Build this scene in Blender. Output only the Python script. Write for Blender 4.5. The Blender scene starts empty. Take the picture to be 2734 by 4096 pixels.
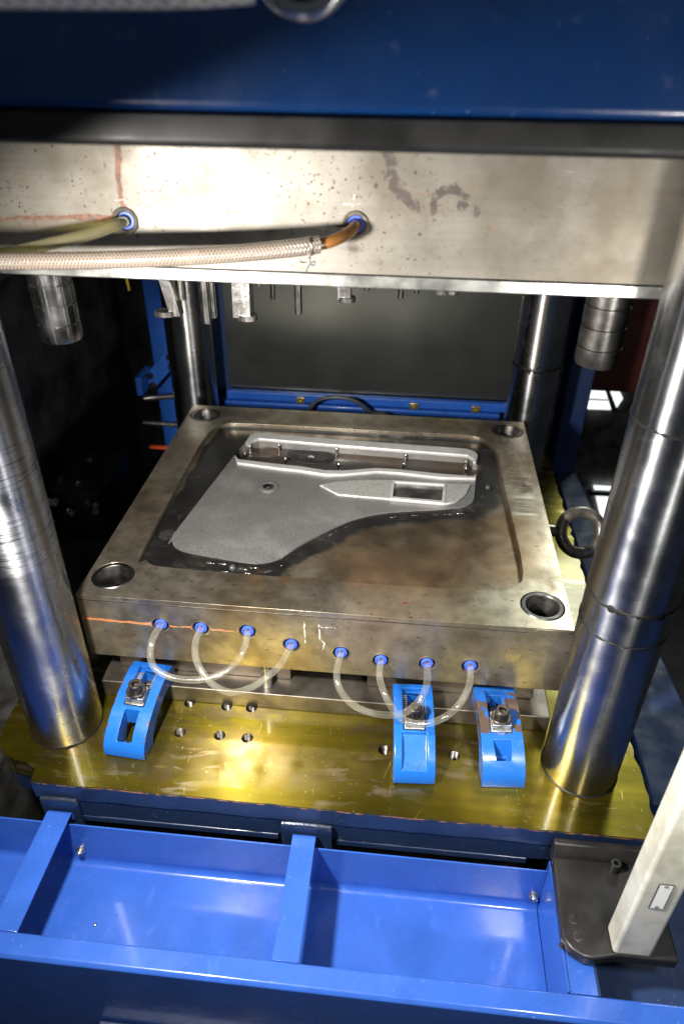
import bpy, bmesh, math, random
from mathutils import Vector, Matrix, Euler
R = math.radians
sc = bpy.context.scene
random.seed(7)

# ------------------------------------------------------------------ camera
cam_d = bpy.data.cameras.new('camera'); cam = bpy.data.objects.new('camera', cam_d)
sc.collection.objects.link(cam); sc.camera = cam
CAM = Vector((0.32017, -0.53377, 0.48061))
yaw, pitch, roll = -0.0904, -0.5903, 0.0126
fw = Vector((math.sin(yaw)*math.cos(pitch), math.cos(yaw)*math.cos(pitch), math.sin(pitch)))
rt = Vector((math.cos(yaw), -math.sin(yaw), 0)); up = rt.cross(fw)
r2 = rt*math.cos(roll) + up*math.sin(roll); u2 = up*math.cos(roll) - rt*math.sin(roll)
M = Matrix((r2, u2, -fw)).transposed().to_4x4(); M.translation = CAM
cam.matrix_world = M
cam_d.sensor_fit = 'VERTICAL'; cam_d.sensor_height = 36.0; cam_d.sensor_width = 24.0
cam_d.lens = 25.26; cam_d.clip_start = 0.01; cam_d.clip_end = 50
cam_d.dof.use_dof = True; cam_d.dof.focus_distance = 0.72; cam_d.dof.aperture_fstop = 6.0

# ------------------------------------------------------------------ world and lamps
w = bpy.data.worlds.new('World'); sc.world = w; w.use_nodes = True
w.node_tree.nodes['Background'].inputs[0].default_value = (0.80, 0.90, 1.0, 1)
w.node_tree.nodes['Background'].inputs[1].default_value = 0.05
def lamp(name, loc, target, size, power, col, size_y=None, spread=180):
    
    d = bpy.data.lights.new(name, 'AREA'); d.energy = power; d.color = col
    d.shape = 'DISK' if size_y is None else 'ELLIPSE'; d.size = size
    if size_y: d.size_y = size_y
    d.spread = R(spread)
    o = bpy.data.objects.new(name, d); sc.collection.objects.link(o)
    o.location = loc; o.rotation_euler = (Vector(target)-Vector(loc)).to_track_quat('-Z', 'Y').to_euler()
    return o
lamp('work_lamp', (0.080, -0.300, 0.345), (0.37, 0.00, -0.08), 0.045, 8.2, (1.0, 0.95, 0.88), spread=153)
lamp('side_lamp', (0.54, -0.375, 0.25), (0.46, 0.0, 0.02), 0.06, 1.8, (1.0, 0.97, 0.92))
lamp('hall_lamp', (0.30, -1.3, 1.5), (0.3, 0.1, 0.0), 0.5, 0.7, (0.90, 0.95, 1.0))
lamp('hall_window', (1.30, 2.1, 1.55), (0.48, 0.2, 0.0), 0.7, 20.0, (0.92, 1.0, 0.94))

sc.view_settings.view_transform = 'Standard'; sc.view_settings.look = 'None'
sc.view_settings.exposure = 0.0; sc.view_settings.gamma = 1.0; sc.view_settings.use_curve_mapping = False
sc.render.engine = 'CYCLES'
cy = sc.cycles; cy.use_denoising = True; cy.max_bounces = 10; cy.transmission_bounces = 8; cy.glossy_bounces = 5; cy.diffuse_bounces = 3
cy.transparent_max_bounces = 8
cy.caustics_refractive = False; cy.caustics_reflective = False; cy.sample_clamp_indirect = 6.0
cy.use_adaptive_sampling = True; cy.adaptive_threshold = 0.015

# ------------------------------------------------------------------ node helpers
class N:
    def __init__(s, name):
        s.m = bpy.data.materials.new(name); s.m.use_nodes = True
        s.t = s.m.node_tree; s.b = s.t.nodes['Principled BSDF']
        tc = s.t.nodes.new('ShaderNodeTexCoord'); s.P = tc.outputs['Object']; s.UV = tc.outputs['UV']
    def link(s, a, sock):
        if isinstance(a, (int, float)): sock.default_value = a
        elif isinstance(a, tuple):
            sock.default_value = a if len(a) == len(sock.default_value) else (a + (1.0,))
        else: s.t.links.new(a, sock)
    def n(s, kind, **k):
        x = s.t.nodes.new('ShaderNode'+kind)
        for a, v in k.items(): setattr(x, a, v)
        return x
    def math(s, op, a, b=0.0, clamp=False):
        x = s.n('Math', operation=op, use_clamp=clamp); s.link(a, x.inputs[0]); s.link(b, x.inputs[1]); return x.outputs[0]
    def vm(s, op, a, b=(0, 0, 0)):
        x = s.n('VectorMath', operation=op); s.link(a, x.inputs[0])
        if op == 'SCALE': s.link(b, x.inputs['Scale'])
        else: s.link(b, x.inputs[1])
        return x.outputs['Value'] if op in ('DOT_PRODUCT', 'LENGTH', 'DISTANCE') else x.outputs[0]
    def noise(s, scale, detail=4, stretch=None, rough=0.55, P=None, dist=0.0, color=False):
        v = P if P is not None else s.P
        if stretch: v = s.vm('MULTIPLY', v, stretch)
        x = s.n('TexNoise'); s.link(v, x.inputs['Vector']); x.inputs['Scale'].default_value = scale
        x.inputs['Detail'].default_value = detail; x.inputs['Roughness'].default_value = rough; x.inputs['Distortion'].default_value = dist
        return x.outputs['Color' if color else 'Fac']
    def vor(s, scale, feature='F1', P=None, rnd=1.0):
        x = s.n('TexVoronoi', feature=feature); s.link(P if P is not None else s.P, x.inputs['Vector']); x.inputs['Scale'].default_value = scale
        x.inputs['Randomness'].default_value = rnd
        return x.outputs['Distance']
    def ramp(s, v, a, b, lo=0.0, hi=1.0):
        x = s.n('MapRange', interpolation_type='SMOOTHSTEP'); s.link(v, x.inputs[0])
        for i, q in enumerate((a, b, lo, hi)): x.inputs[1+i].default_value = q
        return x.outputs[0]
    def mix(s, f, a, b):
        x = s.n('Mix', data_type='RGBA'); s.link(f, x.inputs['Factor']); s.link(a, x.inputs[6]); s.link(b, x.inputs[7]); return x.outputs[2]
    def sep(s, v=None):
        x = s.n('SeparateXYZ'); s.link(v if v is not None else s.P, x.inputs[0]); return x.outputs
    def warp(s, scale, amt):
        c = s.noise(scale, 3, color=True)
        return s.vm('ADD', s.P, s.vm('SCALE', s.vm('SUBTRACT', c, (0.5, 0.5, 0.5)), amt))
    def seg(s, A, B, r, soft, P):                       # mask: near the segment A-B
        A = Vector(A); B = Vector(B); d = B-A; L2 = max(d.dot(d), 1e-12)
        pa = s.vm('SUBTRACT', P, tuple(A))
        h = s.math('DIVIDE', s.vm('DOT_PRODUCT', pa, tuple(d)), L2, clamp=True)
        x = s.vm('SUBTRACT', pa, s.vm('SCALE', tuple(d), h))
        return s.ramp(s.vm('LENGTH', x), r, r+soft, 1.0, 0.0)
    def bump(s, h, strength, dist=0.001):
        x = s.n('Bump'); x.inputs['Strength'].default_value = strength; x.inputs['Distance'].default_value = dist
        s.link(h, x.inputs['Height']); 
        if s.b.inputs['Normal'].is_linked: s.link(s.b.inputs['Normal'].links[0].from_socket, x.inputs['Normal'])
        s.t.links.new(x.outputs[0], s.b.inputs['Normal'])
    def set(s, base=None, metal=None, rough=None, **k):
        if base is not None: s.link(base, s.b.inputs['Base Color'])
        if metal is not None: s.link(metal, s.b.inputs['Metallic'])
        if rough is not None: s.link(rough, s.b.inputs['Roughness'])
        for a, v in k.items(): s.link(v, s.b.inputs[a.replace('_', ' ')])
        return s
    def aniso(s, amount, tangent):
        x = s.n('CombineXYZ')
        for i in range(3): x.inputs[i].default_value = tangent[i]
        s.b.inputs['Anisotropic'].default_value = amount; s.t.links.new(x.outputs[0], s.b.inputs['Tangent'])

MAT = {}
def plain(name, base, metal=0.0, rough=0.5, var=0.15, scale=60, bump=0.0, bscale=400, **k):
    x = N(name); n1 = x.noise(scale, 4)
    x.set(x.mix(x.ramp(n1, 0.3, 0.7), tuple(c*(1-var) for c in base), tuple(min(1, c*(1+var)) for c in base)), metal,
          x.ramp(x.noise(scale*0.6, 3), 0.3, 0.7, max(0.03, rough*0.8), min(1, rough*1.2)), **k)
    if bump: x.bump(x.noise(bscale, 3), bump)
    MAT[name] = x.m; return x

# ---- lower mould steel: brown handling stains on ground steel
def mould_steel():
    x = N('mould_steel'); w1 = x.warp(18, 0.02)
    st = x.ramp(x.noise(9, 5, P=w1), 0.42, 0.66)
    base = x.mix(st, (0.54, 0.48, 0.38), (0.31, 0.235, 0.145))
    st2 = x.ramp(x.noise(5, 4, P=w1, dist=0.6), 0.45, 0.68)
    base = x.mix(x.math('MULTIPLY', st2, 0.55), base, (0.215, 0.135, 0.07))
    md = x.ramp(x.noise(70, 5, P=w1), 0.38, 0.66); base = x.mix(x.math('MULTIPLY', md, 0.35), base, (0.12, 0.10, 0.07))
    gr = x.ramp(x.noise(3.5, 3), 0.45, 0.7); base = x.mix(x.math('MULTIPLY', gr, 0.25), base, (0.26, 0.27, 0.15))
    hs = x.ramp(x.noise(130, 3, stretch=(1, 0.04, 1), P=x.warp(6, 0.06)), 0.68, 0.72); hs = x.math('MAXIMUM', hs, x.ramp(x.noise(150, 3, stretch=(0.05, 1, 1), P=x.warp(5, 0.07)), 0.69, 0.73)); base = x.mix(x.math('MULTIPLY', hs, 0.35), base, (0.55, 0.52, 0.46))
    sp = x.ramp(x.noise(150, 3, stretch=(0.7, 1.3, 1)), 0.64, 0.68)
    base = x.mix(x.math('MULTIPLY', sp, 0.6), base, (0.07, 0.05, 0.035))
    # bright reflected light along the right-hand rim, put into the colour
    g = x.seg((0.475, 0.20, 0), (0.478, 0.30, 0), 0.006, 0.012, w1)
    g = x.math('MULTIPLY', g, x.ramp(x.noise(60, 4, stretch=(0.25, 2.2, 1)), 0.45, 0.62))
    base = x.mix(g, base, (0.72, 0.69, 0.58))
    # brown smear in the pocket
    s3 = x.math('MULTIPLY', x.seg((0.31, 0.10, -0.0085), (0.42, 0.14, -0.0085), 0.045, 0.05, w1), x.ramp(x.noise(11, 5, stretch=(0.6, 1.6, 1), P=w1), 0.22, 0.58, 0.45, 1.0))
    base = x.mix(x.math('MULTIPLY', s3, 0.75), base, (0.33, 0.21, 0.115))
    s5 = x.math('MULTIPLY', x.seg((0.25, 0.115, -0.0085), (0.38, 0.15, -0.0085), 0.004, 0.03, w1), x.ramp(x.noise(20, 5, stretch=(0.35, 1.6, 1), P=w1), 0.48, 0.66))
    base = x.mix(x.math('MULTIPLY', s5, 0.6), base, (0.46, 0.36, 0.25))
    s4 = x.math('MULTIPLY', x.seg((0.18, 0.045, -0.004), (0.30, 0.062, -0.0085), 0.006, 0.014, x.warp(40, 0.02)), x.ramp(x.noise(60, 4, stretch=(1, 0.4, 1)), 0.35, 0.62))
    base = x.mix(x.math('MULTIPLY', s4, 0.7), base, (0.50, 0.29, 0.15))
    s6 = x.math('MULTIPLY', x.seg((0.0, 0.425, 0), (0.5, 0.425, 0), 0.010, 0.014, x.warp(20, 0.02)), x.ramp(x.noise(12, 5, P=w1), 0.36, 0.60))
    base = x.mix(x.math('MULTIPLY', s6, 0.65), base, (0.16, 0.105, 0.065))
    s7 = x.math('MULTIPLY', x.seg((0.475, 0.04, 0), (0.48, 0.40, 0), 0.012, 0.010, x.warp(20, 0.02)), x.ramp(x.noise(22, 5, stretch=(1.5, 0.6, 1), P=w1), 0.48, 0.62))
    base = x.mix(x.math('MULTIPLY', s7, 0.7), base, (0.17, 0.115, 0.065))
    rs = x.math('MULTIPLY', x.seg((0.438, 0.078, 0.0), (0.44, 0.068, 0.0), 0.004, 0.008, x.warp(60, 0.02)), 0.0)
    rd = x.seg((0.3335, 0.0235, 0), (0.3365, 0.023, 0), 0.0006, 0.0008, x.warp(200, 0.004))
    base = x.mix(rd, base, (0.45, 0.03, 0.02))
    # dark hand-polished shut-off land round the cavity
    ZPm = -0.0085; wd_ = x.vm('ADD', x.warp(60, 0.008), x.vm('SCALE', x.vm('SUBTRACT', x.noise(17, 3, color=True), (0.5, 0.5, 0.5)), 0.024)); ld = None
    for A, B_, r, sf in (((0.066, 0.078), (0.150, 0.064), 0.016, 0.006), ((0.150, 0.064), (0.190, 0.072), 0.013, 0.007), ((0.190, 0.072), (0.213, 0.100), 0.010, 0.008), ((0.213, 0.100), (0.257, 0.154), 0.010, 0.008), ((0.257, 0.154), (0.315, 0.188), 0.009, 0.010),
                        ((0.315, 0.188), (0.405, 0.206), 0.007, 0.012), ((0.405, 0.206), (0.430, 0.235), 0.009, 0.016), ((0.430, 0.235), (0.440, 0.37), 0.012, 0.012), ((0.062, 0.090), (0.078, 0.375), 0.024, 0.006), ((0.07, 0.385), (0.44, 0.383), 0.016, 0.004)):
        q = x.seg((A[0], A[1], ZPm), (B_[0], B_[1], ZPm), r, sf, wd_); ld = q if ld is None else x.math('MAXIMUM', ld, q)
    ld = x.math('MULTIPLY', ld, x.ramp(x.sep()[2], -0.003, -0.007))
    lsm = x.ramp(x.noise(24, 5, P=x.warp(26, 0.03), dist=0.8), 0.56, 0.72)
    lc = x.mix(x.math('MULTIPLY', lsm, 0.75), (0.075, 0.073, 0.070), (0.34, 0.33, 0.32))
    lc = x.mix(x.math('MULTIPLY', x.ramp(x.noise(40, 4), 0.62, 0.72), 0.6), lc, (0.22, 0.14, 0.10))
    base = x.mix(ld, base, lc)
    # rusty weep line through the first couplings on the front face, chalk figures beside them
    wl = x.warp(90, 0.006)
    ru = x.seg((-0.01, 0, -0.0315), (0.085, 0, -0.0340), 0.0009, 0.0012, wl)
    ru = x.math('MAXIMUM', ru, x.seg((0.085, 0, -0.0340), (0.18, 0, -0.0352), 0.0005, 0.0009, wl))
    for hx, hz in ((0.0848, -0.0333), (0.1272, -0.0339), (0.1762, -0.0332)):
        ru = x.math('MAXIMUM', ru, x.math('MULTIPLY', x.seg((hx-0.006, 0, hz), (hx-0.003, 0, hz-0.004), 0.003, 0.003, wl), 0.7))
    base = x.mix(x.math('MULTIPLY', ru, 0.9), base, (0.46, 0.145, 0.04))
    ch = None
    for A, B in (((0.2350, 0, -0.0140), (0.2356, 0, -0.0430)), ((0.2500, 0, -0.0175), (0.2506, 0, -0.0370)), ((0.2506, 0, -0.0370), (0.2555, 0, -0.0420)),
                 ((0.2555, 0, -0.0420), (0.2535, 0, -0.0510)), ((0.2500, 0, -0.0200), (0.2660, 0, -0.0195))):
        q = x.seg(A, B, 0.0003, 0.0008, x.warp(120, 0.003)); ch = q if ch is None else x.math('MAXIMUM', ch, q)
    ch = x.math('MULTIPLY', ch, x.ramp(x.noise(260, 2), 0.36, 0.55))
    base = x.mix(x.math('MULTIPLY', ch, 0.42), base, (0.75, 0.73, 0.66))
    met = x.math('SUBTRACT', 0.93, x.math('MAXIMUM', x.math('MAXIMUM', ru, ch), x.math('MULTIPLY', st2, 0.20)), clamp=True)
    ro = x.math('ADD', x.ramp(x.noise(30, 5), 0.3, 0.7, 0.25, 0.40), x.math('ADD', x.math('MULTIPLY', st, 0.06), x.math('MULTIPLY', ld, 0.08)))
    x.set(base, met, ro)
    x.bump(x.noise(900, 2, stretch=(0.05, 1.0, 1.0)), 0.12, 0.0004); x.bump(x.noise(260, 3), 0.06, 0.0006)
    MAT['mould_steel'] = x.m
mould_steel()

# ---- upper mould steel: paler, pitted, rust weeps and dark finger stains
def upper_steel():
    x = N('upper_steel'); w1 = x.warp(25, 0.014)
    base = x.mix(x.ramp(x.noise(14, 5, P=w1), 0.4, 0.7), (0.20, 0.187, 0.162), (0.12, 0.107, 0.085))
    cl = x.ramp(x.noise(10, 3), 0.40, 0.62)
    pits = x.math('MAXIMUM', x.math('MULTIPLY', x.ramp(x.noise(230, 3), 0.59, 0.65), cl), x.ramp(x.noise(190, 2), 0.67, 0.71))
    pits = x.math('MAXIMUM', pits, x.math('MULTIPLY', x.ramp(x.vor(150), 0.16, 0.10), x.ramp(x.noise(22, 3), 0.50, 0.58)))
    pits = x.math('MULTIPLY', pits, x.ramp(x.sep()[0], 0.31, 0.37, 1.0, 0.25))
    base = x.mix(x.math('MULTIPLY', pits, 0.85), base, (0.045, 0.025, 0.013))
    base = x.mix(x.math('MULTIPLY', x.ramp(x.noise(55, 4), 0.62, 0.72), 0.35), base, (0.24, 0.14, 0.065))
    w2 = x.vm('ADD', x.warp(70, 0.010), x.vm('SCALE', x.vm('SUBTRACT', x.noise(260, 3, color=True), (0.5, 0.5, 0.5)), 0.0055))
    sm = None
    for A, B, r in (((0.302, 0, 0.400), (0.3095, 0, 0.388), 0.0026), ((0.3095, 0, 0.388), (0.320, 0, 0.3805), 0.003), ((0.333, 0, 0.388), (0.3445, 0, 0.3925), 0.0022),
                    ((0.3445, 0, 0.3925), (0.354, 0, 0.388), 0.002), ((0.332, 0, 0.384), (0.333, 0, 0.378), 0.002), ((0.351, 0, 0.3810), (0.3525, 0, 0.3805), 0.0028),
                    ((0.362, 0, 0.3785), (0.363, 0, 0.377), 0.0018), ((0.299, 0, 0.412), (0.301, 0, 0.408), 0.003)):
        q = x.seg((A[0], 0, A[2]), (B[0], 0, B[2]), r, 0.0018, w2); sm = q if sm is None else x.math('MAXIMUM', sm, q)
    sm = x.math('MULTIPLY', sm, x.ramp(x.noise(170, 4), 0.34, 0.50, 0.25, 1.0))
    halo = x.math('MULTIPLY', x.seg((0.303, 0, 0.385), (0.335, 0, 0.379), 0.008, 0.008, w1), x.ramp(x.noise(300, 3), 0.5, 0.6))
    base = x.mix(x.math('MULTIPLY', halo, 0.6), base, (0.17, 0.12, 0.09))
    base = x.mix(x.math('MULTIPLY', sm, 0.92), base, (0.038, 0.026, 0.022))
    gl = x.ramp(x.noise(120, 3, stretch=(0.02, 1, 1.6)), 0.35, 0.70); base = x.mix(x.math('MULTIPLY', gl, 0.22), base, (0.11, 0.10, 0.085))
    hs = x.ramp(x.noise(150, 3, stretch=(0.06, 1, 1.2), P=x.warp(5, 0.05)), 0.69, 0.72); base = x.mix(x.math('MULTIPLY', hs, 0.4), base, (0.36, 0.34, 0.30))
    w3 = x.warp(60, 0.006); ru = None
    for A, B, r in (((0.1137, 0, 0.416), (0.1112, 0, 0.392), 0.0017), ((0.1112, 0, 0.392), (0.1108, 0, 0.376), 0.0012), ((0.0, 0, 0.3625), (0.08, 0, 0.3650), 0.0010),
                    ((0.075, 0, 0.3650), (0.102, 0, 0.3655), 0.0020), ((0.104, 0, 0.3685), (0.112, 0, 0.3730), 0.0022)):
        q = x.seg(A, B, r, 0.0010, w3); ru = q if ru is None else x.math('MAXIMUM', ru, q)
    base = x.mix(x.math('MULTIPLY', ru, 0.92), base, x.mix(x.ramp(x.noise(240, 3), 0.35, 0.65), (0.06, 0.018, 0.007), (0.19, 0.058, 0.018)))
    dirt = x.math('MULTIPLY', x.seg((0.0, 0, 0.357), (0.088, 0, 0.3605), 0.002, 0.007, w1), 0.5)
    base = x.mix(dirt, base, (0.10, 0.08, 0.05))
    # chalk crosses above the two ports, scribed line
    ch = None
    for A, B in (((0.106, 0, 0.3775), (0.116, 0, 0.3785)), ((0.113, 0, 0.3765), (0.1155, 0, 0.3805)), ((0.270, 0, 0.3805), (0.2815, 0, 0.3805)), ((0.2775, 0, 0.386), (0.2765, 0, 0.3765))):
        q = x.seg(A, B, 0.0002, 0.0007, x.warp(150, 0.003)); ch = q if ch is None else x.math('MAXIMUM', ch, q)
    base = x.mix(x.math('MULTIPLY', x.math('MULTIPLY', ch, x.ramp(x.noise(300, 2), 0.38, 0.58)), 0.45), base, (0.6, 0.6, 0.58))
    grime = x.math('MULTIPLY', x.seg((0.45, 0, 0.345), (0.49, 0, 0.42), 0.01, 0.05, x.warp(12, 0.04)), x.ramp(x.noise(16, 5, P=w1), 0.38, 0.62))
    base = x.mix(x.math('MULTIPLY', grime, 0.75), base, (0.15, 0.125, 0.09))
    non = x.math('MAXIMUM', x.math('MAXIMUM', ru, ch), x.math('MULTIPLY', sm, 0.6))
    x.set(base, x.math('SUBTRACT', 0.70, non, clamp=True), x.ramp(x.noise(24, 5), 0.3, 0.7, 0.46, 0.60))
    x.bump(x.noise(1000, 2, stretch=(0.06, 1, 1)), 0.10, 0.0004); x.bump(pits, 0.08, -0.0006); x.bump(x.noise(200, 3), 0.05, 0.0006)
    MAT['upper_steel'] = x.m
upper_steel()

def oiled_bed():
    x = N('oiled_bed'); w1 = x.warp(14, 0.03)
    n1 = x.ramp(x.noise(10, 5, stretch=(0.45, 1.3, 1), P=w1), 0.30, 0.70)
    base = x.mix(n1, (0.225, 0.190, 0.018), (0.080, 0.068, 0.006))
    base = x.mix(x.math('MULTIPLY', x.ramp(x.noise(26, 5, stretch=(0.5, 1.4, 1), P=w1), 0.52, 0.68), 0.65), base, (0.10, 0.07, 0.016))
    bare = x.math('MULTIPLY', x.ramp(x.noise(44, 4, stretch=(0.30, 1.8, 1), P=w1), 0.54, 0.62), x.ramp(x.noise(9, 3), 0.44, 0.56))
    base = x.mix(x.math('MULTIPLY', bare, 0.8), base, (0.36, 0.32, 0.27))
    dirt = None
    for A, B_, r in (((0.10, -0.02), (0.20, -0.012), 0.008), ((0.05, -0.085), (0.10, -0.088), 0.008), ((0.085, -0.07), (0.10, -0.02), 0.006), ((0.10, -0.044), (0.18, -0.044), 0.004), ((0.30, -0.03), (0.45, -0.03), 0.012), ((-0.02, -0.085), (0.02, -0.06), 0.01)):
        q = x.seg((A[0], A[1], -0.146), (B_[0], B_[1], -0.146), r, 0.012, w1); dirt = q if dirt is None else x.math('MAXIMUM', dirt, q)
    dirt = x.math('MULTIPLY', dirt, x.ramp(x.noise(48, 5, stretch=(0.7, 1.3, 1), P=w1), 0.40, 0.60))
    base = x.mix(x.math('MULTIPLY', dirt, 0.75), base, (0.11, 0.085, 0.05))
    # ring-shaped drips
    v = x.vor(58, P=x.warp(60, 0.006)); ring = x.math('MULTIPLY', x.math('MULTIPLY', x.ramp(v, 0.16, 0.2), x.ramp(v, 0.30, 0.24)), x.ramp(x.noise(9, 2), 0.52, 0.6))
    base = x.mix(x.math('MULTIPLY', ring, 0.55), base, (0.14, 0.11, 0.06))
    mk = x.ramp(x.noise(90, 4, stretch=(0.03, 1.2, 1)), 0.30, 0.72); base = x.mix(x.math('MULTIPLY', mk, 0.45), base, (0.075, 0.060, 0.008))
    spk = x.ramp(x.noise(210, 3), 0.68, 0.72); base = x.mix(x.math('MULTIPLY', spk, 0.5), base, (0.40, 0.36, 0.20))
    sc_ = x.ramp(x.noise(420, 2, stretch=(1, 0.05, 1), P=x.warp(8, 0.05)), 0.70, 0.74)
    base = x.mix(x.math('MULTIPLY', sc_, 0.35), base, (0.7, 0.6, 0.25))
    x.set(base, 0.85, x.ramp(x.noise(16, 4, stretch=(0.3, 1.5, 1)), 0.25, 0.75, 0.27, 0.36))
    x.b.inputs['Coat Weight'].default_value = 0.5; x.b.inputs['Coat Roughness'].default_value = 0.10; x.b.inputs['Coat Tint'].default_value = (1, 0.93, 0.55, 1)
    x.aniso(0.92, (0, 1, 0))
    x.bump(x.noise(700, 2, stretch=(0.05, 1, 1)), 0.08, 0.0003); x.bump(x.noise(130, 4), 0.03, 0.0006)
    MAT['oiled_bed'] = x.m
oiled_bed()

def chrome(name, scuff):
    x = N(name); z = x.sep()[2]
    base = x.mix(x.ramp(x.noise(14, 4), 0.35, 0.7), (0.53, 0.545, 0.57), (0.37, 0.38, 0.40))
    scr = x.ramp(x.noise(260, 3, stretch=(0.12, 0.12, 2.2)), 0.50, 0.66)
    if scuff:
        a = x.math('MULTIPLY', x.ramp(z, 0.05, 0.10), x.ramp(z, 0.24, 0.17))
        a = x.math('MULTIPLY', a, x.ramp(x.noise(16, 4), 0.34, 0.50))
    else:
        a = x.ramp(x.noise(12, 3), 0.55, 0.75, 0.0, 0.25)
    base = x.mix(x.math('MULTIPLY', x.math('MULTIPLY', scr, a), 0.9), base, (0.07, 0.07, 0.075))
    hair = x.ramp(x.noise(320, 2, P=x.warp(9, 0.12), stretch=(0.1, 0.1, 0.5)), 0.68, 0.71)
    base = x.mix(x.math('MULTIPLY', hair, 0.5), base, (0.7, 0.7, 0.68))
    oil = x.math('MULTIPLY', x.ramp(z, -0.085, -0.14), 0.45)
    base = x.mix(x.math('MULTIPLY', oil, x.ramp(x.noise(20, 4), 0.35, 0.6)), base, (0.40, 0.28, 0.06))
    ro = x.math('ADD', x.ramp(x.noise(30, 4), 0.3, 0.7, 0.21, 0.30), x.math('MULTIPLY', a, 0.12))
    x.set(base, 1.0, ro); x.aniso(0.92, (0, 0, 1))
    x.bump(x.noise(500, 2, stretch=(0.1, 0.1, 2.0)), 0.10 if scuff else 0.05, 0.0004)
    MAT[name] = x.m
chrome('chrome', False); chrome('chrome_scuffed', True)

def paint(name, base, rough=0.28, peel=0.10, wear=None, pscale=330, coat=0.25):
    x = N(name)
    c = x.mix(x.ramp(x.noise(30, 4), 0.3, 0.75), base, tuple(q*0.86 for q in base))
    c = x.mix(x.math('MULTIPLY', x.ramp(x.noise(70, 5), 0.66, 0.74), 0.35), c, tuple(q*0.35 for q in base))
    c = x.mix(x.math('MULTIPLY', x.ramp(x.noise(90, 4, stretch=(1, 0.25, 1), P=x.warp(9, 0.05)), 0.62, 0.76), 0.22), c, tuple(min(1, q*1.3+0.10) for q in base))
    c = x.mix(x.math('MULTIPLY', x.ramp(x.noise(420, 2), 0.73, 0.76), 0.5), c, (0.45, 0.45, 0.42))
    c = x.mix(x.math('MULTIPLY', x.ramp(x.noise(9, 4, P=x.warp(12, 0.05)), 0.50, 0.75), 0.28), c, tuple(q*0.45 for q in base))
    met = 0.0
    if wear:
        m = wear(x); c = x.mix(m, c, (0.15, 0.105, 0.085)); met = x.math('MULTIPLY', m, 0.5)
    x.set(c, met, x.ramp(x.noise(25, 3), 0.3, 0.7, rough*0.8, rough*1.25))
    x.b.inputs['Coat Weight'].default_value = coat; x.b.inputs['Coat Roughness'].default_value = 0.08
    x.bump(x.noise(pscale, 2), peel, 0.0008)
    MAT[name] = x.m
paint('tray_blue', (0.030, 0.104, 0.45), 0.26, 0.08, pscale=280, coat=0.6)
paint('clamp_blue', (0.012, 0.120, 0.48), 0.26, 0.22, pscale=170, wear=lambda x: x.math('MAXIMUM', x.math('MULTIPLY', x.ramp(x.math('ABSOLUTE', x.sep()[0]), 0.0192, 0.0208), x.ramp(x.noise(110, 4), 0.57, 0.60)), x.ramp(x.noise(95, 5), 0.71, 0.73)))
paint('clamp_blue_worn', (0.014, 0.125, 0.48), 0.30, 0.12, wear=lambda x: x.math('MAXIMUM',
      x.math('MULTIPLY', x.math('MULTIPLY', x.ramp(x.sep()[1], 0.034, 0.036), x.ramp(x.sep()[1], 0.086, 0.080)), x.ramp(x.noise(42, 4, P=x.warp(40, 0.01)), 0.52, 0.50)),
      x.ramp(x.noise(120, 4), 0.68, 0.70)))
paint('beam_blue_dimmed', (0.0035, 0.028, 0.115), 0.30, 0.12, pscale=600, coat=0.5)  # darker than the tray's blue: the beam's dim light is put into the colour
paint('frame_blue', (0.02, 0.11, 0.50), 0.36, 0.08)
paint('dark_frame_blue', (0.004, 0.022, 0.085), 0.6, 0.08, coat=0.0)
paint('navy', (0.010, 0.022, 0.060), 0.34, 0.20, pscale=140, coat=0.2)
plain('black_paint', (0.016, 0.015, 0.015), 0.0, 0.36, 0.3, 40, 0.15, 120)
plain('black_rubber', (0.005, 0.005, 0.005), 0.0, 0.50, 0.2)
plain('hole_black', (0.004, 0.004, 0.004), 0.0, 0.7)
plain('dark_steel', (0.10, 0.095, 0.09), 0.9, 0.34, 0.3, 90, 0.1, 500)
plain('forged_steel', (0.34, 0.31, 0.27), 0.85, 0.36, 0.4, 60, 0.3, 200)
plain('thread_steel', (0.13, 0.115, 0.10), 0.95, 0.30, 0.3, 300)
plain('bolt_black', (0.085, 0.078, 0.072), 0.9, 0.36, 0.3, 160, 0.08, 700)
plain('zinc', (0.52, 0.53, 0.52), 0.9, 0.34, 0.2, 200, 0.10, 600)
plain('nickel', (0.50, 0.48, 0.44), 0.95, 0.30, 0.25, 200, 0.08, 600)
plain('brass', (0.60, 0.46, 0.16), 0.9, 0.34, 0.2, 200)
plain('bush_steel', (0.11, 0.105, 0.10), 1.0, 0.40, 0.25, 120)
plain('pin_steel', (0.60, 0.58, 0.55), 1.0, 0.20, 0.2, 120)
plain('ledge_steel', (0.17, 0.15, 0.125), 0.85, 0.42, 0.35, 24, 0.1, 300)
plain('fitting_blue', (0.05, 0.11, 0.62), 0.0, 0.30, 0.1)
plain('red_paint', (0.045, 0.003, 0.002), 0.0, 0.5)
plain('orange_paint', (0.85, 0.10, 0.03), 0.0, 0.5)
plain('yellow_cable', (0.55, 0.42, 0.03), 0.0, 0.5)
plain('grey_rubber', (0.05, 0.055, 0.06), 0.0, 0.35)
plain('machine_black', (0.075, 0.074, 0.072), 0.2, 0.40, 0.6, 18, 0.2, 60)
plain('floor_dark', (0.035, 0.035, 0.033), 0.0, 0.6, 0.4, 8)
plain('edge_rust', (0.30, 0.13, 0.07), 0.5, 0.45, 0.4, 80, 0.3, 200)
x = N('chip'); k = x.ramp(x.noise(120, 4), 0.42, 0.56); x.set(x.mix(k, (0.25, 0.12, 0.08), (0.02, 0.03, 0.06)), 0.4, 0.45); MAT['chip'] = x.m
plain('wire', (0.28, 0.27, 0.26), 1.0, 0.35)
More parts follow.
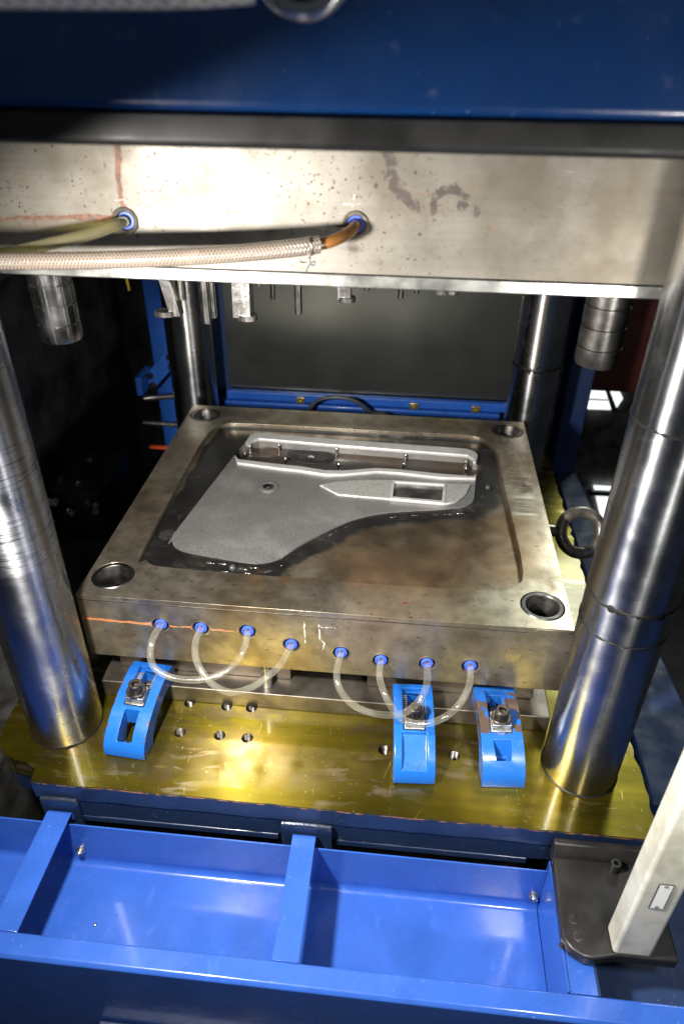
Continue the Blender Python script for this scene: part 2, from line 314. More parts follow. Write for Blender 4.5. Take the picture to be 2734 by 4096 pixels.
plain('weld', (0.030, 0.040, 0.065), 0.3, 0.25, 0.4, 90, 0.6, 90)
plain('brown_tube', (0.23, 0.10, 0.025), 0.0, 0.25, 0.2, 50)

x = N('back_panel')
x.set(x.mix(x.ramp(x.noise(9, 4), 0.3, 0.7), (0.13, 0.14, 0.13), (0.10, 0.108, 0.102)), 0.85, x.ramp(x.noise(7, 3), 0.3, 0.7, 0.30, 0.38))
x.bump(x.noise(500, 2, stretch=(0.04, 1, 1)), 0.08, 0.0004); MAT['back_panel'] = x.m

x = N('panel_grain')                                   # etched leather grain of the cavity
v = x.vor(430, 'DISTANCE_TO_EDGE', P=x.warp(120, 0.004))
cl = x.ramp(x.noise(13, 4, dist=0.4), 0.50, 0.68); fl_ = x.ramp(x.noise(620, 2), 0.45, 0.70)
c = x.mix(x.math('MULTIPLY', cl, 0.7), (0.27, 0.266, 0.258), (0.42, 0.415, 0.405))
c = x.mix(x.math('MULTIPLY', fl_, 0.45), c, (0.50, 0.49, 0.47)); c = x.mix(x.ramp(v, 0.10, 0.0, 0.0, 0.45), c, (0.10, 0.098, 0.095))
c = x.mix(x.math('MULTIPLY', x.ramp(x.noise(26, 4), 0.60, 0.75), 0.35), c, (0.22, 0.17, 0.13))
x.set(c, 0.65, x.ramp(x.noise(30, 3), 0.3, 0.7, 0.38, 0.50))
x.bump(x.ramp(v, 0.0, 0.22), 0.45, 0.0005); x.bump(x.noise(620, 2), 0.45, 0.0006); MAT['panel_grain'] = x.m
x = N('armrest_grain')
v = x.vor(330, 'DISTANCE_TO_EDGE', P=x.warp(140, 0.004))
x.set(x.mix(x.ramp(v, 0.0, 0.12), (0.34, 0.33, 0.315), (0.62, 0.605, 0.58)), 0.5, 0.42)
x.bump(x.ramp(v, 0.0, 0.2), 0.5, 0.0006); MAT['armrest_grain'] = x.m
plain('oval_black', (0.014, 0.015, 0.014), 0.0, 0.55, 0.9, 70, 0.3, 160)
plain('pocket_grey', (0.17, 0.165, 0.155), 0.8, 0.30, 0.6, 40, 0.1, 300)
plain('rail_metal', (0.68, 0.67, 0.66), 0.45, 0.42, 0.08, 80, 0.15, 700)
x = N('dark_land')                                     # hand-polished dark shut-off band
w1 = x.warp(30, 0.02)
sm = x.ramp(x.noise(20, 5, P=w1, dist=0.8), 0.56, 0.74)
c = x.mix(x.math('MULTIPLY', sm, 0.7), (0.065, 0.063, 0.06), (0.42, 0.41, 0.40))
c = x.mix(x.math('MULTIPLY', x.ramp(x.noise(36, 4), 0.60, 0.72), 0.6), c, (0.26, 0.17, 0.13))
x.set(c, 0.9, x.ramp(x.noise(30, 4), 0.3, 0.7, 0.20, 0.36)); x.bump(x.noise(160, 3, P=w1), 0.10, 0.0008); MAT['dark_land'] = x.m
x = N('channel_floor')
c = x.mix(x.ramp(x.noise(12, 4, dist=0.5), 0.42, 0.62), (0.10, 0.095, 0.09), (0.105, 0.072, 0.048))
c = x.mix(x.math('MULTIPLY', x.ramp(x.noise(50, 4, stretch=(0.3, 1.6, 1)), 0.60, 0.72), 0.7), c, (0.55, 0.53, 0.50))
x.set(c, 0.8, 0.38); x.bump(x.noise(300, 3), 0.08, 0.0006); MAT['channel_floor'] = x.m
x = N('bare_weld')                                     # bright hammered repair metal round the shut-off
x.set(x.mix(x.ramp(x.noise(120, 3), 0.4, 0.65), (0.12, 0.11, 0.10), (0.72, 0.71, 0.69)), 0.95, 0.22); x.bump(x.noise(160, 3), 0.7, 0.002); MAT['bare_weld'] = x.m
x = N('leader_pin')
z = x.sep()[2]
c = x.mix(x.ramp(x.noise(40, 4, stretch=(1, 1, 0.5)), 0.4, 0.65), (0.62, 0.61, 0.60), (0.30, 0.295, 0.29))
x.set(c, 1.0, x.ramp(x.noise(40, 3), 0.3, 0.7, 0.14, 0.26)); x.bump(x.noise(70, 3), 0.15, 0.001); MAT['leader_pin'] = x.m
x = N('lifter')
c = x.mix(x.ramp(x.noise(140, 3, stretch=(1, 1, 0.15)), 0.45, 0.62), (0.30, 0.29, 0.28), (0.68, 0.66, 0.63))
x.set(c, 0.95, 0.28); x.bump(x.noise(120, 3), 0.4, 0.001); MAT['lifter'] = x.m

def clear(name, tint, milk, lo, hi):
    x = N(name); x.set(milk, 0.0, 0.14); x.b.inputs['Coat Weight'].default_value = 0.6; x.b.inputs['Coat Roughness'].default_value = 0.05
    t = x.n('BsdfTransparent'); t.inputs[0].default_value = tint + (1,)
    f = x.n('LayerWeight'); f.inputs[0].default_value = 0.5
    m = x.n('MixShader'); x.link(x.math('ADD', x.ramp(f.outputs['Facing'], 0.25, 0.95, lo, hi), x.ramp(x.noise(35, 2), 0.3, 0.7, -0.04, 0.04), clamp=True), m.inputs[0])
    x.t.links.new(t.outputs[0], m.inputs[1]); x.t.links.new(x.b.outputs[0], m.inputs[2])
    g = x.n('BsdfGlossy'); g.inputs['Roughness'].default_value = 0.06
    fr = x.math('ADD', x.math('MULTIPLY', x.math('POWER', f.outputs['Facing'], 4.0), 0.45), 0.035)
    m2 = x.n('MixShader'); x.t.links.new(fr, m2.inputs[0]); x.t.links.new(m.outputs[0], m2.inputs[1]); x.t.links.new(g.outputs[0], m2.inputs[2])
    x.t.links.new(m2.outputs[0], x.t.nodes['Material Output'].inputs[0]); MAT[name] = x.m
clear('clear_tube', (0.97, 0.965, 0.92), (0.60, 0.58, 0.49), 0.08, 0.42)
clear('yellowed_tube', (0.80, 0.78, 0.52), (0.34, 0.31, 0.20), 0.25, 0.50)

def braid(name, c1, c2, nu, nv):
    x = N(name); u, v, _ = x.sep(x.UV)
    a = x.math('SINE', x.math('ADD', x.math('MULTIPLY', u, nu), x.math('MULTIPLY', v, nv)))
    b = x.math('SINE', x.math('SUBTRACT', x.math('MULTIPLY', u, nu), x.math('MULTIPLY', v, nv)))
    h = x.math('MAXIMUM', a, b)
    c = x.mix(x.ramp(h, -0.1, 0.8), c2, c1)
    c = x.mix(x.math('MULTIPLY', x.ramp(x.noise(60, 4), 0.58, 0.72), 0.4), c, (0.30, 0.22, 0.16))
    x.set(c, 0.0, 0.25); x.b.inputs['Coat Weight'].default_value = 0.8; x.b.inputs['Coat Roughness'].default_value = 0.12
    x.bump(h, 0.5, 0.0006); MAT[name] = x.m
braid('braided_hose', (0.20, 0.168, 0.14), (0.085, 0.066, 0.05), 2600, math.pi*2*8)
braid('white_hose', (0.85, 0.84, 0.80), (0.60, 0.58, 0.54), 900, math.pi*2*7)

x = N('post_alu')
x.set(x.mix(x.ramp(x.noise(40, 5), 0.4, 0.7), (0.72, 0.71, 0.60), (0.55, 0.54, 0.44)), 0.35, x.ramp(x.noise(60, 4), 0.3, 0.7, 0.38, 0.52))
x.bump(x.noise(500, 2, stretch=(1, 1, 0.06)), 0.08, 0.0004); MAT['post_alu'] = x.m
plain('label_white', (0.80, 0.82, 0.82), 0.0, 0.4, 0.03)
x = N('window_light'); x.set((0.8, 0.8, 0.8), 0.0, 0.5, Emission_Color=(0.92, 0.97, 1.0, 1.0), Emission_Strength=1.4); MAT['window_light'] = x.m

# ------------------------------------------------------------------ mesh helpers
COL = sc.collection
def B(): return bmesh.new()
def box(bm, x0, x1, y0, y1, z0, z1):
    v = [bm.verts.new((x, y, z)) for z in (z0, z1) for y in (y0, y1) for x in (x0, x1)]
    for f in ((0, 2, 3, 1), (4, 5, 7, 6), (0, 1, 5, 4), (2, 6, 7, 3), (0, 4, 6, 2), (1, 3, 7, 5)): bm.faces.new([v[i] for i in f])
    return v
def prism(bm, poly, a, b, axis='z'):
    def p(q, t): return {'z': (q[0], q[1], t), 'x': (t, q[0], q[1]), 'y': (q[0], t, q[1])}[axis]
    lo = [bm.verts.new(p(q, a)) for q in poly]; hi = [bm.verts.new(p(q, b)) for q in poly]
    n = len(poly); bm.faces.new(lo); bm.faces.new(hi)
    for i in range(n): bm.faces.new((lo[i], lo[(i+1) % n], hi[(i+1) % n], hi[i]))
    bmesh.ops.recalc_face_normals(bm, faces=bm.faces[:])
def frame_of(d):
    d = d.normalized(); a = Vector((0, 0, 1)) if abs(d.z) < 0.9 else Vector((1, 0, 0))
    u = d.cross(a).normalized(); return u, d.cross(u).normalized()
def cyl(bm, p0, p1, r, seg=24, r1=None, caps=True):
    p0 = Vector(p0); p1 = Vector(p1); u, v = frame_of(p1-p0); r1 = r if r1 is None else r1
    A = [bm.verts.new(p0+(u*math.cos(t)+v*math.sin(t))*r) for t in (2*math.pi*i/seg for i in range(seg))]
    C = [bm.verts.new(p1+(u*math.cos(t)+v*math.sin(t))*r1) for t in (2*math.pi*i/seg for i in range(seg))]
    for i in range(seg): bm.faces.new((A[i], A[(i+1) % seg], C[(i+1) % seg], C[i]))
    if caps: bm.faces.new(A); bm.faces.new(C)
    bmesh.ops.recalc_face_normals(bm, faces=bm.faces[:])
def lathe(bm, prof, c, axis=(0, 0, 1), seg=40, close=False, cap0=True):
    c = Vector(c); d = Vector(axis).normalized(); u, v = frame_of(d); rings = []
    for r, h in prof:
        rings.append([bm.verts.new(c+d*h+(u*math.cos(t)+v*math.sin(t))*r) for t in (2*math.pi*i/seg for i in range(seg))])
    pr = list(zip(rings, rings[1:]))
    if close: pr.append((rings[-1], rings[0]))
    for a, b in pr:
        for i in range(seg): bm.faces.new((a[i], a[(i+1) % seg], b[(i+1) % seg], b[i]))
    if not close:
        if cap0 and prof[0][0] > 1e-6: bm.faces.new(rings[0])
        if prof[-1][0] > 1e-6: bm.faces.new(rings[-1])
    bmesh.ops.recalc_face_normals(bm, faces=bm.faces[:])
def torus(bm, c, axis, Rr, r, seg=36, k=12): lathe(bm, [(Rr+r*math.cos(t), r*math.sin(t)) for t in (2*math.pi*i/k for i in range(k))], c, axis, seg, True)
def catmull(pts, n):
    P = [Vector(p) for p in pts]; P = [2*P[0]-P[1]]+P+[2*P[-1]-P[-2]]; o = []
    for i in range(1, len(P)-2):
        a, b, c, d = P[i-1:i+3]
        for k in range(n):
            t = k/n; o.append(0.5*((2*b)+(c-a)*t+(2*a-5*b+4*c-d)*t*t+(3*b-a-3*c+d)*t**3))
    o.append(P[-2]); return o
def tube(bm, pts, r, seg=14, n=8, inner=None, smooth=True):
    path = catmull(pts, n) if smooth else [Vector(p) for p in pts]
    uvl = bm.loops.layers.uv.verify()
    def shell(rad, flip):
        u = None; rings = []; L = 0; Ls = []
        for i, p in enumerate(path):
            d = (path[min(i+1, len(path)-1)]-path[max(i-1, 0)]).normalized()
            if u is None: u, _ = frame_of(d)
            u = (u-d*u.dot(d)).normalized(); v = d.cross(u)
            if i: L += (p-path[i-1]).length
            Ls.append(L); rings.append([bm.verts.new(p+(u*math.cos(t)+v*math.sin(t))*rad) for t in (2*math.pi*j/seg for j in range(seg))])
        for i in range(len(rings)-1):
            for j in range(seg):
                k = (j+1) % seg; q = (rings[i][j], rings[i][k], rings[i+1][k], rings[i+1][j])
                uv = ((Ls[i], j/seg), (Ls[i], (j+1)/seg), (Ls[i+1], (j+1)/seg), (Ls[i+1], j/seg))
                if not flip: q = q[::-1]; uv = uv[::-1]
                f = bm.faces.new(q)
                for l, t in zip(f.loops, uv): l[uvl].uv = t
        return rings
    o = shell(r, True)
    if inner:
        q = shell(inner, False)
        for e in (0, -1):
            for j in range(seg):
                k = (j+1) % seg; bm.faces.new((o[e][j], q[e][j], q[e][k], o[e][k]) if e == 0 else (o[e][k], q[e][k], q[e][j], o[e][j]))
    else:
        bm.faces.new(o[0][::-1]); bm.faces.new(o[-1])
    return path
def obj(name, bm, m, parent=None, bevel=0.0, smooth=35, segs=2, normals=False):
    if normals: bmesh.ops.recalc_face_normals(bm, faces=bm.faces[:])
    me = bpy.data.meshes.new(name); bm.to_mesh(me); bm.free()
    return fin(bpy.data.objects.new(name, me), m, parent, bevel, smooth, segs)
def fin(o, m, parent, bevel, smooth, segs):
    me = o.data
    if m: me.materials.clear(); me.materials.append(MAT[m])
    me.shade_smooth(); me.set_sharp_from_angle(angle=R(smooth))
    if o.name not in COL.objects: COL.objects.link(o)
    if parent is not None:
        o.parent = parent
        if parent.type == 'EMPTY' and not parent.get('_local'): o.matrix_parent_inverse = Matrix.Translation(-parent.location)
    if bevel:
        b = o.modifiers.new('bevel', 'BEVEL'); b.width = bevel; b.segments = segs; b.limit_method = 'ANGLE'; b.angle_limit = R(40); b.harden_normals = False; b.miter_outer = 'MITER_ARC'
        wn = o.modifiers.new('normals', 'WEIGHTED_NORMAL'); wn.mode = 'FACE_AREA'; wn.weight = 100; wn.keep_sharp = True
    return o
def cut(bm, cutters):
    """boolean difference; returns a new bmesh"""
    me = bpy.data.meshes.new('t'); bm.to_mesh(me); bm.free(); o = bpy.data.objects.new('t', me); COL.objects.link(o); tmp = []
    for c in cutters:
        bmesh.ops.recalc_face_normals(c, faces=c.faces[:])
        cm = bpy.data.meshes.new('c'); c.to_mesh(cm); c.free(); co = bpy.data.objects.new('c', cm); COL.objects.link(co); tmp.append(co)
        md = o.modifiers.new('b', 'BOOLEAN'); md.operation = 'DIFFERENCE'; md.solver = 'EXACT'; md.object = co
    bpy.context.view_layer.update()
    ev = o.evaluated_get(bpy.context.evaluated_depsgraph_get()); out = bmesh.new(); out.from_mesh(ev.to_mesh()); ev.to_mesh_clear()
    for q in tmp+[o]: d = q.data; bpy.data.objects.remove(q); bpy.data.meshes.remove(d)
    return out
def thing(name, label, cat, loc=(0, 0, 0), group=None, local=False, rotz=0.0):
    o = bpy.data.objects.new(name, None); COL.objects.link(o); o.location = loc; o.empty_display_size = 0.02
    o['label'] = label; o['category'] = cat
    if group: o['group'] = group
    if local: LOCAL.add(o.name); o.rotation_euler = (0, 0, rotz)
    return o
LOCAL = set()
_fin = fin
def fin(o, m, parent, bevel, smooth, segs):
    r = _fin(o, m, parent, bevel, smooth, segs)
    if parent is not None and (parent.name in LOCAL or parent.type == 'MESH'): o.matrix_parent_inverse = Matrix.Identity(4)
    return r
def tag(o, label, cat, group=None):
    o['label'] = label; o['category'] = cat
    if group: o['group'] = group
    return o
def struct(o): o['kind'] = 'structure'; return o
def sub(name, bm, m, part, **k):
    """a sub-part: its part is a mesh in world coordinates that may itself hang under an Empty"""
    return obj(name, bm, m, part, **k)
def arc(c, r, a0, a1, n): return [(c[0]+r*math.cos(R(a0+(a1-a0)*i/n)), c[1]+r*math.sin(R(a0+(a1-a0)*i/n))) for i in range(n+1)]
def smooth2(poly, n=3):
    P = [Vector((a, b, 0)) for a, b in poly]; k = len(P); o = []
    for i in range(k):
        a, b, c, d = P[i-1], P[i], P[(i+1) % k], P[(i+2) % k]
        for j in range(n):
            t = j/n; q = 0.5*((2*b)+(c-a)*t+(2*a-5*b+4*c-d)*t*t+(3*b-a-3*c+d)*t**3); o.append((q.x, q.y))
    return o
def offset(poly, d):
    k = len(poly); A = sum(poly[i][0]*poly[(i+1) % k][1]-poly[(i+1) % k][0]*poly[i][1] for i in range(k)); s = 1 if A > 0 else -1; o = []
    for i in range(k):
        a, b, c = (Vector(poly[j % k]) for j in (i-1, i, i+1)); e1 = (b-a).normalized(); e2 = (c-b).normalized()
        nrm = (Vector((e1.y, -e1.x))+Vector((e2.y, -e2.x))); nrm = nrm.normalized() if nrm.length > 1e-6 else Vector((e1.y, -e1.x))
        q = b+nrm*d*s; o.append((q.x, q.y))
    return o

W, D, H = 0.5, 0.45, 0.084
ZB = -0.146

# ================================================================== large structure
bm = B(); box(bm, -6, 6, -3, 8, -1.02, -1.0); struct(obj('floor', bm, 'floor_dark'))

# ---- press bed
bed = thing('press_bed', 'oily yellow steel press bed under the mould with navy painted front', 'press bed', (0.28, 0.2, -0.196))
outline = [(-0.026, -0.1187), (-0.0285, -0.104)] + [(-0.040, -0.098), (-0.055, -0.0955), (-0.068, -0.0905), (-0.080, -0.078), (-0.086, -0.06), (-0.088, 0.0), (-0.09, 0.62)]
rag = []
for i in range(64):
    y = 0.62-i*(0.62+0.1187)/64
    rag.append((0.585+random.uniform(-0.0025, 0.002), y))
outline = outline + rag + [(0.578, -0.1187)]
front = [(0.578-(i/40)*0.604, -0.1187+random.uniform(-0.0006, 0.0006)) for i in range(1, 40)]
outline = outline + front
THOLES = [(0.1047, -0.0442), (0.1479, -0.0436), (0.1777, -0.0439), (0.323, -0.0436), (0.3962, -0.043), (0.1038, -0.0032), (0.1461, -0.0037), (0.1741, -0.0032), (0.371, 0.0)]
bm = B(); prism(bm, outline, -0.170, ZB)
cs = []
for hx, hy in THOLES:
    c = B(); cyl(c, (hx, hy, -0.169), (hx, hy, ZB+0.002), 0.0062, 24); cs.append(c)
bm = cut(bm, cs); obj('top_face', bm, 'oiled_bed', bed, bevel=0.0006)
for hx, hy in THOLES:
    bm = B(); prof = [(0.0060, 0.0)]
    z = 0.0
    for i in range(12): prof += [(0.0060, -i*0.0016), (0.0051, -i*0.0016-0.0008)]
    prof += [(0.0058, -0.0195)]
    uniq = prof[1:]
    lathe(bm, uniq, (hx, hy, ZB-0.0008), seg=20, cap0=False); th = obj('threaded_hole', bm, 'thread_steel', bed, smooth=20)
    bm = B(); cyl(bm, (hx, hy, -0.1688), (hx, hy, -0.1655), 0.0050, 16); sub('hole_floor', bm, 'hole_black', th)
ol2 = [(a, b) for a, b in offset(outline, -0.0012)]
bm = B(); prism(bm, ol2, -0.197, -0.1712); obj('side_plate', bm, 'navy', bed, bevel=0.0008)
fl = [(-0.026, -0.1187)] + front[::-1] + [(0.578, -0.1187)]
def strip(pts, d0, back): return [(a, b-d0) for a, b in pts] + [(a, back) for a, _ in pts[::-1]]
bm = B(); prism(bm, strip(fl, 0.0005, -0.1165), -0.1486, -0.1476); obj('chipped_edge', bm, 'chip', bed)
bm = B(); prism(bm, strip(fl, 0.0003, -0.1165), -0.1699, -0.1488); obj('front_lip', bm, 'navy', bed)
bm = B(); box(bm, -0.05, 0.56, -0.085, 0.6, -0.50, -0.1975); obj('body', bm, 'hole_black', bed)
for xa, xb, zt in ((-0.020, 0.019, -0.168), (0.226, 0.277, -0.172)):
    bm = B(); prism(bm, [(xa, -0.21), (xa, zt-0.003), (xa+0.004, zt), (xb-0.004, zt), (xb, zt-0.003), (xb, -0.21)], -0.1235, -0.1195, 'y')
    tab = obj('mounting_tab', bm, 'navy', bed, bevel=0.0006)
    bm = B(); tube(bm, [(xa+0.001, -0.1215, zt+0.0005), ((xa+xb)/2, -0.1215, zt+0.0012), (xb-0.001, -0.1215, zt+0.0004)], 0.0022, 8, 10); sub('weld_bead', bm, 'weld', tab)
for xa, xb in ((0.0, 0.222), (0.28, 0.47)):
    bm = B(); box(bm, xa, xb, -0.1182, -0.112, -0.206, -0.1975); obj('bottom_flange', bm, 'navy', bed, bevel=0.001)

# ---- four tie-bar columns
CR = 0.0371
cols = (('chrome_scuffed', (-0.0211, -0.042), 'scuffed chrome column at front left with scratched bands', ()),
        ('chrome', (0.5235, -0.042), 'chrome column at front right beside the silver post, with oily seams', ((0.2503, 0.0012), (0.0905, 0.0016), (0.0563, 0.0014))),
        ('chrome', (-0.0327, 0.568), 'chrome column behind the back left corner of the mould', ()),
        ('chrome', (0.5258, 0.568), 'chrome column behind the back right corner of the mould', ((0.047, 0.0030),)))
for m, (cx_, cy_), lab, seams in cols:
    t = thing('press_column', lab, 'column', (cx_, cy_, ZB), 'polished press columns')
    prof = [(CR-0.0005, 0.0003), (CR, 0.0012)]
    for z, h in sorted(seams): prof += [(CR, z-h-ZB), (CR-0.0007, z-h*0.6-ZB), (CR-0.0007, z+h*0.6-ZB), (CR, z+h-ZB)]
    prof += [(CR, 1.05)]
    bm = B(); lathe(bm, prof, (cx_, cy_, ZB), seg=96); obj('shaft', bm, m, t, smooth=25)
    for z, h in seams:
        bm = B(); seg = 90
        rnd = [random.uniform(0.3, 1.1)+(1.6 if random.random() < 0.10 else 0) for _ in range(seg)]
        rings = []
        for k in range(4):
            f = (-1, -0.35, 0.35, 1)[k]; rad = CR+(0.0001, 0.0007, 0.0007, 0.0001)[k]
            rings.append([bm.verts.new((cx_+rad*math.cos(2*math.pi*i/seg), cy_+rad*math.sin(2*math.pi*i/seg), z+f*h*rnd[i]*(1.0 if f > 0 else 1.25))) for i in range(seg)])
        for a, b in zip(rings, rings[1:]):
            for i in range(seg): bm.faces.new((a[i], a[(i+1) % seg], b[(i+1) % seg], b[i]))
        obj('oily_seam', bm, 'black_rubber', t, normals=True)
    if m == 'chrome_scuffed':
        bm = B(); lathe(bm, [(CR+0.0002, 0), (CR+0.001, 0.0008), (CR+0.0002, 0.0022)], (cx_, cy_, ZB+0.0002), seg=72); obj('oil_film', bm, 'bolt_black', t)
    else:
        bm = B(); lathe(bm, [(CR+0.0002, 0), (CR+0.0012, 0.0005), (CR+0.0002, 0.0014)], (cx_, cy_, ZB+0.0002), seg=72); obj('base_joint', bm, 'black_rubber', t)

# ---- crosshead cover with black rubber edge, pipe stub and white hose
t = thing('crosshead_cover', 'blue crosshead cover across the top of the press, its shade put into the colour', 'machine cover', (0.3, -0.125, 0.447))
bm = B(); box(bm, -0.35, 0.95, -0.15, -0.105, 0.4476, 0.85); obj('cover_panel', bm, 'beam_blue_dimmed', t, bevel=0.0046, segs=5)
prof = [(-0.105, 0.4472), (-0.1480, 0.4472), (-0.1495, 0.4460)] + [(-0.1445+0.0050*math.cos(R(a)), 0.4365+0.0050*math.sin(R(a))) for a in range(180, 271, 15)] + [(-0.105, 0.4315)]
bm = B(); prism(bm, prof, -0.35, 0.95, 'x'); obj('rubber_edge', bm, 'black_rubber', t, smooth=50)
t = thing('pipe_stub', 'short chrome ringed pipe stub on the dark blue crosshead cover', 'pipe', (0.2725, -0.151, 0.5044))
bm = B(); lathe(bm, [(0.0150, 0.0), (0.0185, 0.0), (0.0205, 0.0015), (0.0214, 0.004), (0.0210, 0.008), (0.019, 0.010), (0.019, 0.046), (0.0150, 0.046)], (0.2725, -0.2005, 0.5044), (0, 1, 0), 56, True); obj('chrome_ring', bm, 'chrome', t)
bm = B(); cyl(bm, (0.2725, -0.192, 0.5044), (0.2725, -0.1515, 0.5044), 0.0152, 40); obj('bore', bm, 'hole_black', t)
bm = B(); tube(bm, [(-0.10, -0.185, 0.4990), (0.05, -0.193, 0.4985), (0.15, -0.197, 0.4984), (0.22, -0.198, 0.4990), (0.2515, -0.192, 0.5010)], 0.0125, 24, 14)
tag(obj('supply_hose', bm, 'white_hose'), 'thick white ribbed hose across the top left of the crosshead', 'hose')

# ================================================================== lower mould
POCKET = [(0.0442, 0.0762), (0.0528, 0.0637), (0.0657, 0.0551), (0.097, 0.0533), (0.1637, 0.0517), (0.2682, 0.0501), (0.3367, 0.0505), (0.4269, 0.0533), (0.4479, 0.0627), (0.4596, 0.0875), (0.4579, 0.1891), (0.4551, 0.2738), (0.4542, 0.3452), (0.4431, 0.3805), (0.4164, 0.3973), (0.316, 0.3965), (0.2093, 0.3974), (0.0968, 0.3967), (0.0657, 0.3931), (0.0514, 0.3801), (0.0449, 0.3455), (0.0426, 0.2852)]
PANEL = [(0.0652, 0.1215), (0.0668, 0.1110), (0.0715, 0.1020), (0.0790, 0.0955), (0.0900, 0.0915), (0.1115, 0.0874), (0.1463, 0.0817), (0.1701, 0.0796), (0.1852, 0.0845), (0.1977, 0.0938), (0.2125, 0.116), (0.2334, 0.1407), (0.2574, 0.1658), (0.2795, 0.1832), (0.3125, 0.1974), (0.3569, 0.2073), (0.3965, 0.2167), (0.4103, 0.2262), (0.4164, 0.24), (0.4225, 0.3001), (0.4278, 0.3505), (0.4247, 0.3602), (0.4136, 0.3677), (0.317, 0.371), (0.2119, 0.3755), (0.11, 0.3811), (0.1035, 0.3721), (0.1014, 0.3492), (0.0942, 0.3141)]
LOWRAIL = [(0.0956, 0.3089), (0.1035, 0.2976), (0.1601, 0.2911), (0.1888, 0.2886), (0.2235, 0.2822), (0.2459, 0.2837), (0.2897, 0.2956), (0.3192, 0.2956), (0.375, 0.2906), (0.4176, 0.2888), (0.422, 0.2961), (0.4207, 0.2836), (0.3748, 0.2805), (0.3195, 0.2865), (0.2902, 0.2865), (0.2469, 0.2736), (0.2248, 0.271), (0.1904, 0.2772), (0.1621, 0.2797), (0.1032, 0.2881)]
UPRAIL = [(0.1027, 0.3438), (0.1049, 0.3665), (0.1113, 0.3754), (0.2126, 0.3698), (0.3171, 0.3654), (0.4131, 0.3622), (0.4241, 0.3546), (0.4271, 0.3451), (0.4236, 0.3253), (0.4195, 0.3248), (0.4194, 0.3344), (0.4122, 0.3433), (0.3176, 0.3470), (0.2147, 0.3517), (0.1199, 0.3576), (0.1124, 0.3514), (0.1094, 0.3355)]
CHANNEL = [(0.0925, 0.317), (0.1027, 0.3000), (0.1591, 0.2936), (0.1879, 0.2910), (0.2228, 0.2846), (0.2454, 0.2860), (0.2894, 0.2981), (0.3192, 0.2981), (0.3753, 0.2930), (0.4188, 0.2912), (0.4300, 0.3003), (0.4300, 0.3255), (0.4194, 0.3262), (0.4180, 0.3360), (0.4122, 0.3430), (0.3176, 0.3466), (0.2147, 0.3513), (0.1199, 0.3572), (0.1124, 0.3510), (0.1000, 0.3380)]
PINS = [(0.1104, 0.3393), (0.1067, 0.3188), (0.1502, 0.3465), (0.1653, 0.311), (0.232, 0.3459), (0.2387, 0.304), (0.3281, 0.3396), (0.3263, 0.3154), (0.4106, 0.3315), (0.4101, 0.3126)]
ARM = [(0.2194, 0.2452), (0.2391, 0.255), (0.275, 0.2640), (0.3112, 0.2677), (0.4134, 0.2686), (0.4061, 0.2434), (0.3924, 0.2236), (0.381, 0.2183), (0.3114, 0.2214), (0.2462, 0.2241)]
ARMFRAME = [(0.3129, 0.2651), (0.3819, 0.2655), (0.3793, 0.2176), (0.3109, 0.2208)]
ARMIN = [(0.3158, 0.2611), (0.3786, 0.2612), (0.3755, 0.2235), (0.3145, 0.2260)]
BALLS = [(0.1465, 0.0698), (0.436, 0.2701)]
HOLES = [(0.0848, -0.0333), (0.1272, -0.0339), (0.1762, -0.0332), (0.221, -0.0476), (0.2727, -0.0539), (0.314, -0.0601), (0.3615, -0.0593), (0.4054, -0.0582)]
BUSH = [(0.027, 0.034), (W-0.027, 0.034), (0.027, D-0.032), (W-0.027, D-0.032)]
ZP, ZT, ZC = -0.0085, -0.0063, -0.0160
lm = thing('lower_mould', 'lower half of a steel injection mould with grey door panel cavity', 'mould', (0.25, 0.2, ZB))
bm = B(); box(bm, 0, W, 0, D, -H, 0)
cs = []
c = B(); prism(c, smooth2(POCKET, 3), ZP, 0.01); cs.append(c)
c = B(); prism(c, offset(CHANNEL, 0.0008), ZC-0.001, 0.0); cs.append(c)
for bx_, by_ in BUSH:
    c = B(); cyl(c, (bx_, by_, -0.06), (bx_, by_, 0.01), 0.0222, 48); cs.append(c)
for hx, hz in HOLES:
    c = B(); cyl(c, (hx, -0.01, hz), (hx, 0.022, hz), 0.0090, 28); cs.append(c)
for bx_, by_ in BALLS:
    c = B(); cyl(c, (bx_, by_, -0.02), (bx_, by_, 0.0), 0.0045, 24); cs.append(c)
bm = cut(bm, cs); obj('cavity_plate', bm, 'mould_steel', lm, bevel=0.0010, smooth=40)
# the joint line just under the top edge, and the hardened corner blocks
for (x0, x1) in ((0.0005, 0.4625),):
    bm = B(); box(bm, x0, x1, -0.0003, 0.0, -0.0068, -0.0060); obj('joint_line', bm, 'dark_steel', lm)
bm = B(); box(bm, 0.463, 0.4995, -0.0005, 0.0, -0.0100, -0.0012); obj('corner_block', bm, 'mould_steel', lm, bevel=0.0002)
